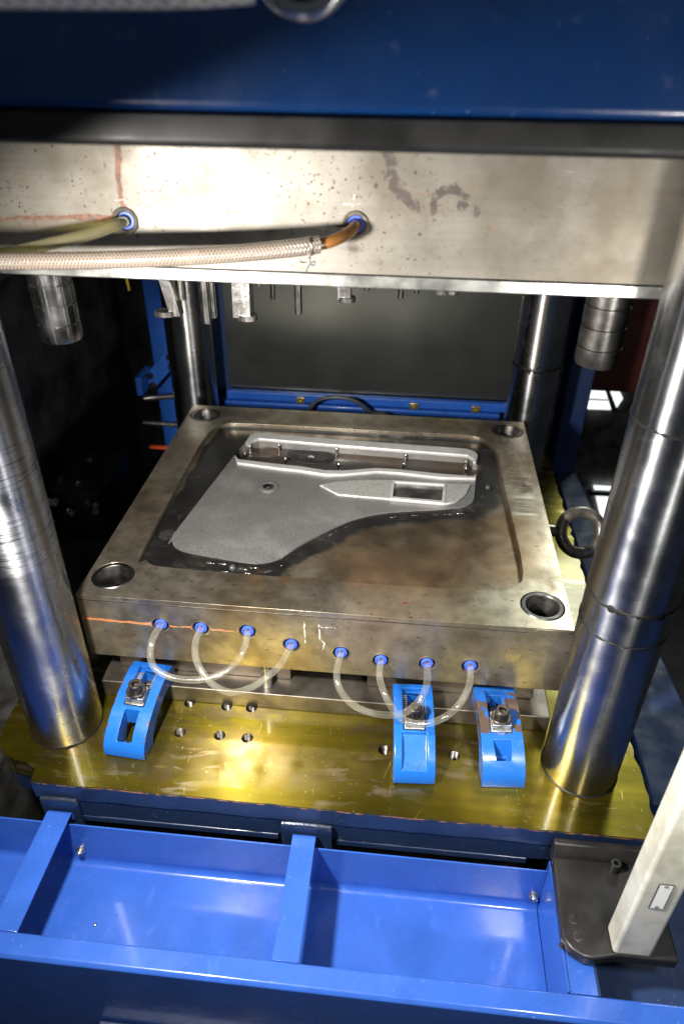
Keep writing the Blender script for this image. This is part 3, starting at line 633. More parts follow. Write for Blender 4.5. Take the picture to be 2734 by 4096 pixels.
# hammered bright repair metal along the land's edge
REPAIR = [(0.118, 0.0770, 0.010), (0.133, 0.0762, 0.007), (0.158, 0.0700, 0.006), (0.168, 0.0735, 0.008), (0.186, 0.0690, 0.007), (0.2005, 0.0820, 0.005), (0.243, 0.1400, 0.008), (0.249, 0.1490, 0.009),
          (0.262, 0.1615, 0.005), (0.317, 0.1890, 0.006), (0.343, 0.1960, 0.007), (0.368, 0.2000, 0.008), (0.385, 0.2040, 0.009), (0.401, 0.2075, 0.010), (0.415, 0.2150, 0.006), (0.421, 0.2330, 0.005), (0.4275, 0.248, 0.0045),
          (0.4300, 0.281, 0.004), (0.137, 0.0640, 0.009), (0.120, 0.0615, 0.012), (0.1640, 0.0635, 0.007), (0.178, 0.0605, 0.010)]
PCL = [Vector(q) for q in smooth2(PANEL, 4)]
for rx, ry, rl in REPAIR:
    k = min(range(len(PCL)), key=lambda i_: (PCL[i_]-Vector((rx, ry))).length); tv = (PCL[(k+2) % len(PCL)]-PCL[k-2]).normalized(); a = math.atan2(tv.y, tv.x)+random.uniform(-0.12, 0.12)
    bm = B(); n = 18; cv = []
    for i in range(n):
        q = 2*math.pi*i/n; f = random.uniform(0.45, 1.15); px = rl*0.75*math.cos(q)*random.uniform(0.85, 1.05); py = rl*0.17*math.sin(q)*f
        cv.append((rx+px*math.cos(a)-py*math.sin(a), ry+px*math.sin(a)+py*math.cos(a)))
    prism(bm, cv, ZP-0.0004, ZP+0.0004); obj('repair_metal', bm, 'bare_weld', lm, bevel=0.0002)
for bx_, by_ in BUSH:
    bm = B(); lathe(bm, [(0.0162, -0.055), (0.0162, -0.001), (0.0172, 0.0002), (0.0205, 0.0002), (0.0214, -0.0008), (0.0214, -0.055)], (bx_, by_, 0), seg=64, close=True)
    bu = obj('guide_bush', bm, 'bush_steel', lm, smooth=40)
    bm = B(); cyl(bm, (bx_, by_, -0.058), (bx_, by_, -0.054), 0.0165, 40); sub('bush_floor', bm, 'hole_black', bu)
# cavity panel
bm = B(); prism(bm, offset(smooth2(PANEL, 2), 0.0009), ZP-0.001, ZP+0.0002)
c = B(); prism(c, offset(CHANNEL, 0.0006), ZC, 0.0); bm = cut(bm, [c]); obj('panel_gap', bm, 'hole_black', lm)
bm = B(); prism(bm, smooth2(PANEL, 2), ZC-0.0005, ZT)
A = Vector((0.0648, 0.1243, 0)); Bv = Vector((0.171, 0.1105, 0)); dv = (Bv-A).normalized(); nv = Vector((dv.y, -dv.x, 0))
bmesh.ops.bisect_plane(bm, geom=bm.verts[:]+bm.edges[:]+bm.faces[:], plane_co=A, plane_no=nv)
for v in bm.verts:
    q = (v.co-A).dot(nv)
    if q > 1e-6 and v.co.z > ZT-0.001: v.co.z -= q*0.045
c = B(); prism(c, CHANNEL, ZC, 0.0); bm = cut(bm, [c])
panel = obj('cavity_panel', bm, 'panel_grain', lm, bevel=0.0010, smooth=12, segs=3)
bm = B(); prism(bm, CHANNEL, ZC-0.002, ZC+0.0012)
c = B(); prism(c, [(0.08, 0.2), (0.0952, 0.314), (0.1020, 0.349), (0.1045, 0.40), (0.08, 0.40)], -0.02, 0); bm = cut(bm, [c])
chf = obj('channel_floor', bm, 'channel_floor', lm)
bm = B(); prism(bm, LOWRAIL, ZT-0.001, ZT+0.0034); obj('lower_rail', bm, 'rail_metal', lm, bevel=0.0008)
bm = B(); prism(bm, UPRAIL, ZT-0.001, ZT+0.0044); obj('upper_rail', bm, 'rail_metal', lm, bevel=0.0014, segs=3)
bm = B(); ov = [(0.1964+0.0345*(abs(math.cos(q))**0.85)*math.copysign(1, math.cos(q)), 0.3360-0.05*(0.0345*math.cos(q))+0.0195*(abs(math.sin(q))**0.8)*math.copysign(1, math.sin(q))) for q in (2*math.pi*i/44 for i in range(44))]
ov = [(a, min(max(b, 0.3105), 0.3520)) for a, b in ov]
prism(bm, ov, ZC, ZC+0.0020); oi = obj('oval_insert', bm, 'oval_black', lm, bevel=0.0005)
bm = B(); lathe(bm, [(0.0012, 0.0), (0.0032, 0.0), (0.0045, 0.0005), (0.0012, 0.0008)], (0.1975, 0.332, ZC+0.002), seg=24, close=True); sub('gate_ring', bm, 'nickel', oi)
for px, py in PINS:
    bm = B(); lathe(bm, [(0.0023, 0.0), (0.0023, 0.0006), (0.0015, 0.0010), (0.0015, 0.0068), (0.0019, 0.0072), (0.0019, 0.0090), (0.0008, 0.0106), (0.0001, 0.0107)], (px, py, ZC+0.0012), seg=18)
    obj('core_pin', bm, 'pin_steel', lm)
bm = B(); lathe(bm, [(0.0070, 0.0), (0.0132, 0.0), (0.0132, 0.0016), (0.0122, 0.0022), (0.0082, 0.0022), (0.0070, 0.0014)], (0.1553, 0.2363, ZT-0.0002), seg=56, close=True); bt = obj('round_boss', bm, 'panel_grain', lm)
bm = B(); lathe(bm, [(0.0001, 0.0016), (0.0030, 0.0016), (0.0036, 0.0009), (0.0058, 0.0009), (0.0072, 0.0012), (0.0072, 0.0)], (0.1553, 0.2363, ZT), seg=40); sub('boss_core', bm, 'dark_land', bt)
bm = B(); prism(bm, ARM, ZT-0.0005, ZT+0.0034)
c = B(); prism(c, ARMIN, ZT-0.01, 0.01); bm = cut(bm, [c]); ar = obj('armrest_pad', bm, 'armrest_grain', lm, bevel=0.0016, segs=3, smooth=40)
bm = B(); prism(bm, offset(ARMFRAME, 0.0), ZT, ZT+0.0044); c = B(); prism(c, ARMIN, ZT-0.01, 0.01); bm = cut(bm, [c]); sub('pull_frame', bm, 'rail_metal', ar, bevel=0.0007)
bm = B(); prism(bm, offset(ARMIN, -0.0004), ZT-0.0002, ZT+0.0004); sub('pull_pocket', bm, 'pocket_grey', ar)
for bx_, by_ in BALLS:
    bm = B(); bmesh.ops.create_uvsphere(bm, u_segments=24, v_segments=14, radius=0.0040, matrix=Matrix.Translation((bx_, by_, ZP+0.0006))); obj('ball_catch', bm, 'grey_rubber', lm)
# couplings in the front face: countersunk port, blue push-in collar
for hx, hz in HOLES:
    bm = B(); lathe(bm, [(0.0001, 0.0205), (0.0086, 0.0205), (0.0086, 0.004), (0.0098, -0.0003), (0.0089, -0.0004), (0.0078, 0.0035), (0.0078, 0.020)], (hx, 0, hz), (0, 1, 0), 36); pt = obj('coupling', bm, 'forged_steel', lm)
    bm = B(); lathe(bm, [(0.0038, 0.016), (0.0038, 0.0015), (0.0043, 0.0006), (0.0060, 0.0008), (0.0064, 0.0022), (0.0056, 0.0040), (0.0056, 0.016)], (hx, -0.0012, hz), (0, 1, 0), 32, True); sub('release_collar', bm, 'fitting_blue', pt)
# spacers and clamping plate
bm = B(); box(bm, 0.02, 0.215, 0.022, D-0.02, -0.1232, -H-0.0002); obj('spacer_block', bm, 'ledge_steel', lm, bevel=0.0008)
bm = B(); box(bm, 0.30, 0.48, 0.022, D-0.02, -0.1232, -H-0.0002); obj('spacer_block', bm, 'ledge_steel', lm, bevel=0.0008)
bm = B(); box(bm, 0.216, 0.299, 0.035, D-0.03, -0.1232, -H-0.0003); obj('ejector_plate', bm, 'dark_steel', lm, bevel=0.0006)
bm = B(); cyl(bm, (0.190, 0.012, -0.1232), (0.190, 0.012, -H-0.0003), 0.006, 20); obj('support_pillar', bm, 'zinc', lm)
bm = B(); box(bm, 0.005, W-0.003, -0.0016, D, ZB+0.0002, -0.1235); obj('clamping_plate', bm, 'ledge_steel', lm, bevel=0.0012)
# eye bolt in the mould's right side
t = thing('eye_bolt', 'forged steel eye bolt ring on the right side of the lower mould', 'eye bolt', (0.5005, 0.238, -0.045))
ax = Vector((0.12, -0.80, 0.58)).normalized()
bm = B(); torus(bm, (0.5555, 0.238, -0.047), ax, 0.0262, 0.0078, 44, 16); ring = obj('ring', bm, 'forged_steel', t)
bm = B(); lathe(bm, [(0.0115, 0.0), (0.0125, 0.003), (0.0125, 0.008), (0.0085, 0.012), (0.0075, 0.03)], (0.5003, 0.238, -0.047), (1, 0, 0), 28); obj('shank', bm, 'forged_steel', t)

# ---- water hose loops at the front
LOOPS = [[(0.0853, -0.001, -0.0324), (0.0841, -0.0213, -0.031), (0.0839, -0.0347, -0.041), (0.09, -0.0438, -0.0506), (0.1066, -0.0484, -0.0569), (0.1282, -0.0484, -0.0587), (0.1503, -0.0438, -0.0562), (0.1669, -0.0347, -0.049), (0.1768, -0.0213, -0.037), (0.1764, -0.001, -0.0323)],
         [(0.1276, -0.001, -0.033), (0.1282, -0.023, -0.0308), (0.1314, -0.0375, -0.0379), (0.1387, -0.0473, -0.0446), (0.1511, -0.0560, -0.0530), (0.169, -0.0590, -0.0600), (0.1879, -0.0500, -0.0610), (0.2033, -0.0375, -0.0562), (0.2142, -0.023, -0.052), (0.2212, -0.001, -0.0466)],
         [(0.2728, -0.001, -0.0529), (0.2709, -0.0222, -0.0546), (0.2733, -0.0361, -0.0614), (0.283, -0.0456, -0.0712), (0.2988, -0.0504, -0.0791), (0.3207, -0.0504, -0.0841), (0.3409, -0.0456, -0.084), (0.3545, -0.0361, -0.0758), (0.3616, -0.0222, -0.0662), (0.3615, -0.001, -0.0583)],
         [(0.314, -0.001, -0.0591), (0.3138, -0.0247, -0.0565), (0.3187, -0.0403, -0.0609), (0.3286, -0.0530, -0.0700), (0.3419, -0.0610, -0.0775), (0.3612, -0.0600, -0.0805), (0.3803, -0.0520, -0.0780), (0.3948, -0.0403, -0.0687), (0.4034, -0.0247, -0.0586), (0.4053, -0.001, -0.0572)]]
for pts, lab in zip(LOOPS, ('clear hose loop from the first to the third coupling from the left', 'clear hose loop from the second to the fourth coupling from the left',
                            'clear hose loop from the fifth to the seventh coupling from the left', 'clear hose loop ending in the rightmost coupling of the lower mould')):
    p = [(pts[0][0], 0.012, pts[0][2])] + pts + [(pts[-1][0], 0.012, pts[-1][2])]
    bm = B(); tube(bm, p, 0.0034, 20, 10)
    tag(obj('hose_loop', bm, 'clear_tube'), lab, 'hose', 'clear hose loops on the lower mould front')

# ---- mould clamps
PROF = [(0.0, 0.0008), (0.0, 0.010), (0.004, 0.018), (0.012, 0.0265), (0.026, 0.0345), (0.045, 0.0415), (0.064, 0.0455), (0.080, 0.0465), (0.092, 0.0445), (0.0955, 0.040), (0.0955, 0.0227), (0.083, 0.0227), (0.078, 0.027), (0.060, 0.0275), (0.040, 0.021), (0.027, 0.011), (0.021, 0.0008)]
def topz(y):
    pts = [(0.0, 0.010), (0.004, 0.018), (0.012, 0.0265), (0.026, 0.0345), (0.045, 0.0415), (0.064, 0.0455), (0.080, 0.0465), (0.092, 0.0445)]
    for (a, b), (c, d) in zip(pts, pts[1:]):
        if a <= y <= c: return b+(d-b)*(y-a)/(c-a)
    return 0.0445
def wide_recess(x0, x1, y0, y1, depth):
    n = 8; ys = [y0+(y1-y0)*i/n for i in range(n+1)]
    return [(y, topz(y)-depth) for y in ys] + [(y1, 0.08), (y0, 0.08)], x0, x1
def make_clamp(label, loc, rotz, width, m, style):
    t = thing('mould_clamp', label, 'clamp', loc, 'blue mould clamps', True, rotz)
    h = width/2; bm = B(); prism(bm, PROF, -h, h, 'x'); cs = []
    pr, a, b = wide_recess(-0.0112, 0.0112, 0.0365, 0.0855, 0.0070); c = B(); prism(c, pr, a, b, 'x'); cs.append(c)
    c = B(); box(c, -0.0062, 0.0062, 0.0400, 0.0850, -0.01, 0.08); cs.append(c)
    if style == 'window':
        c = B(); box(c, -0.0078, 0.0078, 0.0050, 0.0325, 0.0090, 0.08); cs.append(c)
        c = B(); box(c, -0.0078, 0.0078, 0.0105, 0.0325, -0.01, 0.02); cs.append(c)
    elif style == 'dish':
        c = B(); prism(c, [(0.0035, 0.0125), (0.012, 0.0205), (0.026, 0.0290), (0.034, 0.0345), (0.034, 0.08), (0.0035, 0.08)], -0.0125, 0.0125, 'x'); cs.append(c)
    else:
        c = B(); n = len(c.verts)
        lo = [(-0.0055, 0.014), (0.0055, 0.014), (0.0055, 0.0235), (-0.0055, 0.0235)]; hi = [(-0.0105, 0.0085), (0.0105, 0.0085), (0.0105, 0.0315), (-0.0105, 0.0315)]
        va = [c.verts.new((p[0], p[1], 0.018)) for p in lo]; vb = [c.verts.new((p[0], p[1], 0.040)) for p in hi]
        c.faces.new(va); c.faces.new(vb)
        for i in range(4): c.faces.new((va[i], va[(i+1) % 4], vb[(i+1) % 4], vb[i]))
        cs.append(c); c = B(); box(c, -0.0048, 0.0048, 0.0145, 0.0215, -0.01, 0.03); cs.append(c)
    bm = cut(bm, cs); body = obj('clamp_body', bm, m, t, bevel=0.0013, segs=3, smooth=40)
    for s in (-1, 1):
        for k in range(9):
            y = 0.0575+k*0.0027; z = topz(y)-0.0072; bm = B(); box(bm, s*0.0087-0.0024, s*0.0087+0.0024, y, y+0.0014, z-0.002, z+0.0015); sub('tooth', bm, 'zinc' if style != 'worn' else m, body, bevel=0.0003)
    yb = 0.0465; tilt = Matrix.Translation((0, yb, topz(yb)-0.0066)) @ Matrix.Rotation(R(14), 4, 'X')
    bm = B(); box(bm, -0.0103, 0.0103, -0.0085, 0.0085, 0.0, 0.0064); bmesh.ops.transform(bm, matrix=tilt, verts=bm.verts[:]); obj('toothed_block', bm, 'nickel' if style == 'window' else 'zinc', t, bevel=0.0008)
    tilt2 = Matrix.Translation((0, yb+0.0015, topz(yb)+0.0006)) @ Matrix.Rotation(R(6), 4, 'X')
    bm = B(); box(bm, -0.0100, 0.0100, -0.0088, 0.0085, 0.0, 0.0048); bmesh.ops.transform(bm, matrix=tilt2, verts=bm.verts[:]); obj('seat_block', bm, 'nickel' if style == 'window' else 'zinc', t, bevel=0.0008)
    z0 = topz(yb)+0.0052
    bm = B(); lathe(bm, [(0.0055, 0.0), (0.0092, 0.0), (0.0104, 0.0014), (0.0104, 0.0030), (0.0097, 0.0038), (0.0055, 0.0038)], (0, yb+0.001, z0), seg=48, close=True); obj('washer', bm, 'bolt_black', t)
    bm = B(); lathe(bm, [(0.0070, 0.0), (0.0070, 0.0086), (0.0067, 0.0092), (0.0060, 0.0095)], (0, yb+0.001, z0+0.0038), seg=48)
    c = B(); hexa = [(0.0040*math.cos(R(60*i+12)), yb+0.001+0.0040*math.sin(R(60*i+12))) for i in range(6)]; prism(c, hexa, z0+0.0080, z0+0.03)
    bm = cut(bm, [c]); obj('socket_bolt', bm, 'bolt_black', t, smooth=30, bevel=0.0003)
    bm = B(); cyl(bm, (0, yb, -0.0), (0, yb, z0+0.002), 0.0055, 20); obj('bolt_shank', bm, 'bolt_black', t)
    if style == 'dish':
        cu = bpy.data.curves.new('number', 'FONT'); cu.body = '*180'; cu.size = 0.0095; cu.extrude = 0.0006; cu.align_x = 'CENTER'
        tmp = bpy.data.objects.new('number', cu); COL.objects.link(tmp); bpy.context.view_layer.update()
        me = bpy.data.meshes.new_from_object(tmp.evaluated_get(bpy.context.evaluated_depsgraph_get())); bpy.data.objects.remove(tmp)
        me.transform(Matrix.Translation((0, 0.0062, 0.0155)) @ Matrix.Rotation(R(40), 4, 'X')); o = bpy.data.objects.new('cast_number', me); fin(o, m, body, 0, 30, 1)
    if style == 'window':
        for q in (-0.003, 0.003):
            bm = B(); torus(bm, (q, 0.0107, 0.0103), (0, 0, 1), 0.0016, 0.0004, 18, 8); sub('cast_mark', bm, m, body)
    if style == 'worn':
        bm = B(); box(bm, -0.0032, 0.0032, -0.0101, -0.0083, 0.0005, 0.0115); bmesh.ops.transform(bm, matrix=tilt, verts=bm.verts[:]); ck = obj('locking_key', bm, 'zinc', t, bevel=0.0003)
    return t
make_clamp('blue mould clamp with an open window, beside the front left column', (0.0578, -0.0822, ZB+0.0002), R(-4), 0.0440, 'clamp_blue', 'window')
make_clamp('blue mould clamp cast with the number 180, under the crossing hoses', (0.3548, -0.0825, ZB+0.0002), R(3.5), 0.0415, 'clamp_blue', 'dish')
make_clamp('worn blue mould clamp with chipped paint, nearest the front right column', (0.4430, -0.0770, ZB+0.0002), R(4.5), 0.0420, 'clamp_blue_worn', 'worn')

# ================================================================== upper mould
ZU = 0.3222
um = thing('upper_mould', 'stained steel upper mould half hanging above the cavity', 'mould', (0.25, 0.2, ZU))
UH = [(0.1113, 0.364), (0.2788, 0.3665)]
bm = B(); box(bm, -0.002, W, 0, D, 0.3322, 0.56); cs = []
for hx, hz in UH:
    c = B(); cyl(c, (hx, -0.01, hz), (hx, 0.03, hz), 0.0080, 32); cs.append(c)
bm = cut(bm, cs); obj('core_plate', bm, 'upper_steel', um, bevel=0.0012)
x = N('strip_steel')
x.set(x.mix(x.ramp(x.noise(30, 5, stretch=(1, 1, 2)), 0.4, 0.65), (0.46, 0.46, 0.44), (0.30, 0.30, 0.285)), 0.95, x.ramp(x.noise(40, 4), 0.3, 0.7, 0.26, 0.40)); x.bump(x.noise(400, 2, stretch=(1, 1, 0.1)), 0.1, 0.0004); MAT['strip_steel'] = x.m
bm = B(); box(bm, -0.002, W, -0.0006, D, ZU, 0.3320); obj('parting_plate', bm, 'strip_steel', um, bevel=0.0010)
for hx, hz in UH:
    bm = B(); lathe(bm, [(0.0001, 0.026), (0.0076, 0.026), (0.0076, 0.003), (0.0098, -0.0004), (0.0090, -0.0016), (0.0066, -0.0004), (0.0066, 0.025)], (hx, 0, hz), (0, 1, 0), 40); pt = obj('coupling', bm, 'forged_steel', um)
    bm = B(); lathe(bm, [(0.0042, 0.016), (0.0042, 0.002), (0.0046, 0.0010), (0.0060, 0.0010), (0.0062, 0.0024), (0.0058, 0.016)], (hx, -0.0004, hz), (0, 1, 0), 32, True); sub('release_collar', bm, 'fitting_blue', pt)
for i, (bx_, by_) in enumerate(BUSH[:2]):
    r = 0.0172; zb_ = 0.2585-ZU
    prof = [(0.0001, zb_), (r-0.003, zb_), (r-0.0008, zb_+0.0012), (r, zb_+0.004)]
    for k in range(3):
        z = zb_+0.0155+k*0.0165; prof += [(r, z), (r-0.0012, z+0.0005), (r-0.0012, z+0.0015), (r, z+0.0020)]
    prof += [(r, 0.002)]
    bm = B(); lathe(bm, prof, (bx_, by_, ZU), seg=64); obj('leader_pin', bm, 'leader_pin' if i == 0 else 'dark_steel', um, smooth=25)
RODS = [(0.1476, 0.06, 0.2691, 0.0038), (0.1520, 0.066, 0.2722, 0.0030), (0.1153, 0.1, 0.2759, 0.0034), (0.2212, 0.1, 0.2671, 0.0034), (0.1789, 0.2, 0.2479, 0.0026), (0.165, 0.2, 0.2613, 0.003), (0.3098, 0.28, 0.2295, 0.0034), (0.2714, 0.28, 0.2373, 0.0034), (0.3275, 0.28, 0.2361, 0.003)]
for rx, ry, rz, rr in RODS:
    bm = B(); lathe(bm, [(0.0001, 0), (rr-0.0004, 0), (rr, 0.0005), (rr, ZU+0.001-rz)], (rx, ry, rz), seg=24); obj('ejector_pin', bm, 'pin_steel', um)
def lifter(poly, foot, y0, y1):
    bm = B(); prism(bm, poly, y0, y1, 'y'); lf = obj('lifter', bm, 'lifter', um, bevel=0.0005)
    if foot:
        (fx, fz), r, sx = foot; bm = B()
        outl = [(fx+r*1.25*math.cos(q), (y0+y1)/2-0.004+r*math.sin(q)) for q in (2*math.pi*i/24 for i in range(24))]
        prism(bm, outl, fz, fz+0.0052); sub('lifter_foot', bm, 'lifter', lf, bevel=0.0008)
lifter([(0.0940, 0.3225), (0.1030, 0.3225), (0.1143, 0.2630), (0.1045, 0.2628), (0.0979, 0.2953)], ((0.0995, 0.2628), 0.0075, 1), 0.09, 0.102)
lifter([(0.1640, 0.3225), (0.1800, 0.3225), (0.1790, 0.2640), (0.1625, 0.2640)], ((0.1755, 0.2615), 0.0072, 1), 0.09, 0.106)
lifter([(0.2480, 0.3225), (0.2640, 0.3225), (0.2630, 0.2640), (0.2500, 0.2620)], ((0.2590, 0.2600), 0.007, 1), 0.16, 0.175)
lifter([(0.3520, 0.3225), (0.3650, 0.3225), (0.3630, 0.2285), (0.3500, 0.2285)], ((0.3680, 0.2300), 0.0065, 1), 0.30, 0.312)
bm = B(); box(bm, 0.10, 0.40, 0.10, 0.38, 0.310, ZU-0.0002); obj('core_block', bm, 'panel_grain', um, bevel=0.002)

# ---- hoses on the upper mould
bm = B(); tube(bm, [(0.2788, 0.018, 0.3665), (0.2788, -0.004, 0.3665), (0.2740, -0.018, 0.3640), (0.2640, -0.030, 0.3615), (0.2520, -0.036, 0.3600)], 0.0040, 16, 8)
bh = thing('braided_hose', 'clear braided hose wired to a brown tube on the upper mould', 'hose', (0.2535, -0.036, 0.3600))
obj('inner_tube', bm, 'brown_tube', bh)
HB = [(0.2575, -0.0345, 0.3606), (0.2440, -0.0385, 0.3592), (0.2200, -0.0425, 0.3568), (0.1900, -0.0470, 0.3545), (0.1400, -0.0520, 0.3515), (0.0900, -0.056, 0.3495), (0.0300, -0.060, 0.3480), (-0.06, -0.066, 0.346)]
bm = B(); tube(bm, HB, 0.0058, 24, 16); obj('braid', bm, 'braided_hose', bh)
pc = Vector((0.2515, -0.0365, 0.36005)); dd = (Vector(HB[0])-Vector(HB[1])).normalized()
bm = B(); torus(bm, pc, dd, 0.0059, 0.0006, 32, 8); cl = obj('wire_tie', bm, 'wire', bh)
bm = B(); tube(bm, [pc+Vector((0, -0.002, -0.0060)), pc+Vector((-0.0008, -0.003, -0.0090)), pc+Vector((0.0000, -0.003, -0.0115))], 0.0009, 8, 4); sub('twist', bm, 'wire', cl)
bm = B(); tube(bm, [pc+Vector((0.0, -0.003, -0.0085)), pc+Vector((-0.003, -0.003, -0.0103)), pc+Vector((-0.0070, -0.004, -0.0098))], 0.0004, 6, 4); sub('wire_end', bm, 'wire', cl)
bm = B(); tube(bm, [pc+Vector((0.0, -0.003, -0.0110)), pc+Vector((-0.0015, -0.004, -0.0135)), pc+Vector((-0.0025, -0.005, -0.0165))], 0.0004, 6, 4); sub('wire_end', bm, 'wire', cl)
bm = B(); tube(bm, [pc+Vector((0.0, -0.003, -0.0108)), pc+Vector((0.0025, -0.003, -0.0095)), pc+Vector((0.0038, -0.003, -0.0108)), pc+Vector((0.0022, -0.003, -0.0120)), pc+Vector((0.0, -0.003, -0.0112))], 0.0005, 6, 5); sub('wire_end', bm, 'wire', cl)
bm = B(); tube(bm, [(0.1113, 0.015, 0.364), (0.1113, -0.002, 0.364), (0.1060, -0.014, 0.3630), (0.0930, -0.024, 0.3595), (0.0700, -0.034, 0.3550), (0.0450, -0.042, 0.3505), (0.0100, -0.050, 0.3450), (-0.04, -0.056, 0.338)], 0.0041, 20, 10)
tag(obj('water_hose', bm, 'yellowed_tube'), 'yellowed plain hose in the rusty left port of the upper mould', 'hose')

# ================================================================== drip tray in front
tr = thing('drip_tray', 'bright blue sheet metal drip tray in front of the press bed', 'tray', (0.2, -0.2, -0.257))
T = 0.0016
pan = [(-0.1340, -0.1900), (-0.1340, -0.2480)] + [(-0.1410+0.007*math.cos(R(a)), -0.2480+0.007*math.sin(R(a))) for a in (0, -18, -36, -54, -72, -90)] + [(-0.2560, -0.2550), (-0.2560, -0.2550-T)] + [(-0.1410+0.0086*math.cos(R(a)), -0.2480+0.0086*math.sin(R(a))) for a in (-90, -60, -30, 0)] + [(-0.1324, -0.1900)]
bm = B(); prism(bm, pan, -0.40, 0.4865, 'x'); obj('pan', bm, 'tray_blue', tr, smooth=40, bevel=0.0003, segs=1)
bm = B(); prism(bm, [(-0.2640, -0.60), (-0.2640, -0.1830), (-0.2610, -0.1800), (-0.2445, -0.1800), (-0.2430, -0.1815), (-0.2430, -0.2545), (-0.2570, -0.2546), (-0.2570, -0.60)], -0.40, 1.0, 'x'); obj('front_rail', bm, 'tray_blue', tr, bevel=0.0012, segs=3, smooth=50)
for x0, x1, sk in ((-0.0125, 0.0125, 0.0015), (0.2385, 0.2615, 0.0012)):
    bm = B(); prof = [(-0.1245, -0.1930), (-0.1245, -0.1845)] + [(-0.1290+0.0045*math.cos(R(a)), -0.1845+0.0045*math.sin(R(a))) for a in (20, 45, 70, 90)] + [(-0.2436, -0.1796), (-0.2436, -0.1815), (-0.1290, -0.1820), (-0.1262, -0.1840), (-0.1262, -0.1930)]
    prism(bm, prof, x0, x1, 'x')
    cb = obj('crossbar', bm, 'tray_blue', tr, bevel=0.0003, smooth=50)
    bm = B(); box(bm, x0+0.0004, x0+0.0016, -0.2425, -0.1290, -0.1960, -0.1818); sub('bar_flange', bm, 'tray_blue', cb)
bm = B(); box(bm, 0.4868, 0.4884, -0.2425, -0.1290, -0.2550, -0.1795); obj('end_wall', bm, 'tray_blue', tr, bevel=0.0002)
bm = B(); box(bm, 0.4886, 0.5120, -0.2427, -0.1700, -0.1830, -0.1812); obj('end_flange', bm, 'tray_blue', tr, bevel=0.0003)
bm = B(); box(bm, 0.5122, 0.5140, -0.2427, -0.1290, -0.2700, -0.1814); obj('flange_skirt', bm, 'dark_frame_blue', tr)
for sx in (0.0150, 0.4800):
    bm = B(); lathe(bm, [(0.0001, -0.0062), (0.0016, -0.0062), (0.0017, -0.0040), (0.0030, -0.0055), (0.0034, -0.0046), (0.0034, -0.0016), (0.0050, -0.0014), (0.0050, 0.0)], (sx, -0.1341, -0.2330), (0, 1, 0), 20); obj('screw', bm, 'nickel', tr)
bm = B(); lathe(bm, [(0.0001, 0.0022), (0.0012, 0.0018), (0.0019, 0.0006), (0.0020, 0.0)], (0.0507, -0.1963, -0.2549), seg=16); tag(obj('steel_ball', bm, 'nickel'), 'tiny metal stud lying alone on the left part of the tray floor', 'stud')
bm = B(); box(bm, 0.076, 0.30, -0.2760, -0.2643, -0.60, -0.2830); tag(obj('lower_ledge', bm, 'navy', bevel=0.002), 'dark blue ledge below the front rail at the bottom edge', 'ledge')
# deep blue side body right of the tray
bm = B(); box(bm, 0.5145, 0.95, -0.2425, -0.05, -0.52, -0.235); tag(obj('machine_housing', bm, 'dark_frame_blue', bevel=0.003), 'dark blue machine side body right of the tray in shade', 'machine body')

# ---- black bracket and silver post at the right
br = thing('post_bracket', 'black painted bracket plate right of the blue tray', 'bracket', (0.53, -0.16, -0.178))
out = [(0.4895, -0.1300), (0.4870, -0.1420), (0.4850, -0.2060)] + [(0.4915, -0.2155), (0.5000, -0.2205), (0.5070, -0.2215), (0.5300, -0.2165), (0.580, -0.2165), (0.580, -0.1300)]
bm = B(); prism(bm, out, -0.1780, -0.1650); obj('plate', bm, 'black_paint', br, bevel=0.0022, segs=3)
bm = B(); prism(bm, [(-0.1205, -0.1780), (-0.1205, -0.1530), (-0.1265, -0.1530), (-0.1320, -0.1600), (-0.1345, -0.1649), (-0.1345, -0.1780)], 0.4880, 0.580, 'x'); obj('raised_lip', bm, 'black_paint', br, bevel=0.0018, segs=3, smooth=30)
bm = B(); lathe(bm, [(0.0048, 0.0), (0.0048, 0.0100), (0.0042, 0.0108), (0.0024, 0.0108), (0.0022, 0.0060), (0.0001, 0.0060)], (0.5425, -0.1400, -0.1651), seg=28); obj('cap_screw', bm, 'black_paint', br)
for qx, qy in ((0.497, -0.190), (0.4985, -0.2045)):
    bm = B(); lathe(bm, [(0.0001, 0.0004), (0.0028, 0.0007), (0.0044, 0.0)], (qx, qy, -0.1651), seg=24); obj('weld_spot', bm, 'black_paint', br)
bm = B(); cyl(bm, (0.4868, -0.2072, -0.1760), (0.4850, -0.2090, -0.1760), 0.0022, 16); obj('grub_screw', bm, 'bolt_black', br)
po = thing('silver_post', 'upright silver metal post with a small blank white plate', 'post', (0.54, -0.2, -0.1648))
bm = B(); box(bm, 0.5250, 0.5570, -0.2160, -0.1930, -0.1648, 0.62); obj('profile', bm, 'post_alu', po, bevel=0.0032, segs=4)
lab = [(0.5362, 0.0), (0.5465, 0.0), (0.5465, -0.0345), (0.5362, -0.0345)]
zc = -0.0705
bm = B(); prism(bm, [(0.5365, zc-0.0168), (0.5465, zc-0.0168), (0.5465, zc+0.0168), (0.5365, zc+0.0168)], -0.2166, -0.2161, 'y'); lp = obj('name_plate', bm, 'label_white', po)
for (x0, x1, z0, z1) in ((0.5358, 0.5364, zc-0.0172, zc+0.0172), (0.5466, 0.5472, zc-0.0172, zc+0.0172), (0.5366, 0.5464, zc+0.0169, zc+0.0175), (0.5366, 0.5464, zc-0.0175, zc-0.0169)):
    bm = B(); box(bm, x0, x1, -0.2167, -0.2161, z0, z1); sub('plate_edge', bm, 'black_paint', lp)
for zz in (zc-0.0145, zc+0.0145):
    bm = B(); torus(bm, (0.5415, -0.2167, zz), (0, 1, 0), 0.0012, 0.0003, 18, 6); sub('rivet_hole', bm, 'black_paint', lp)

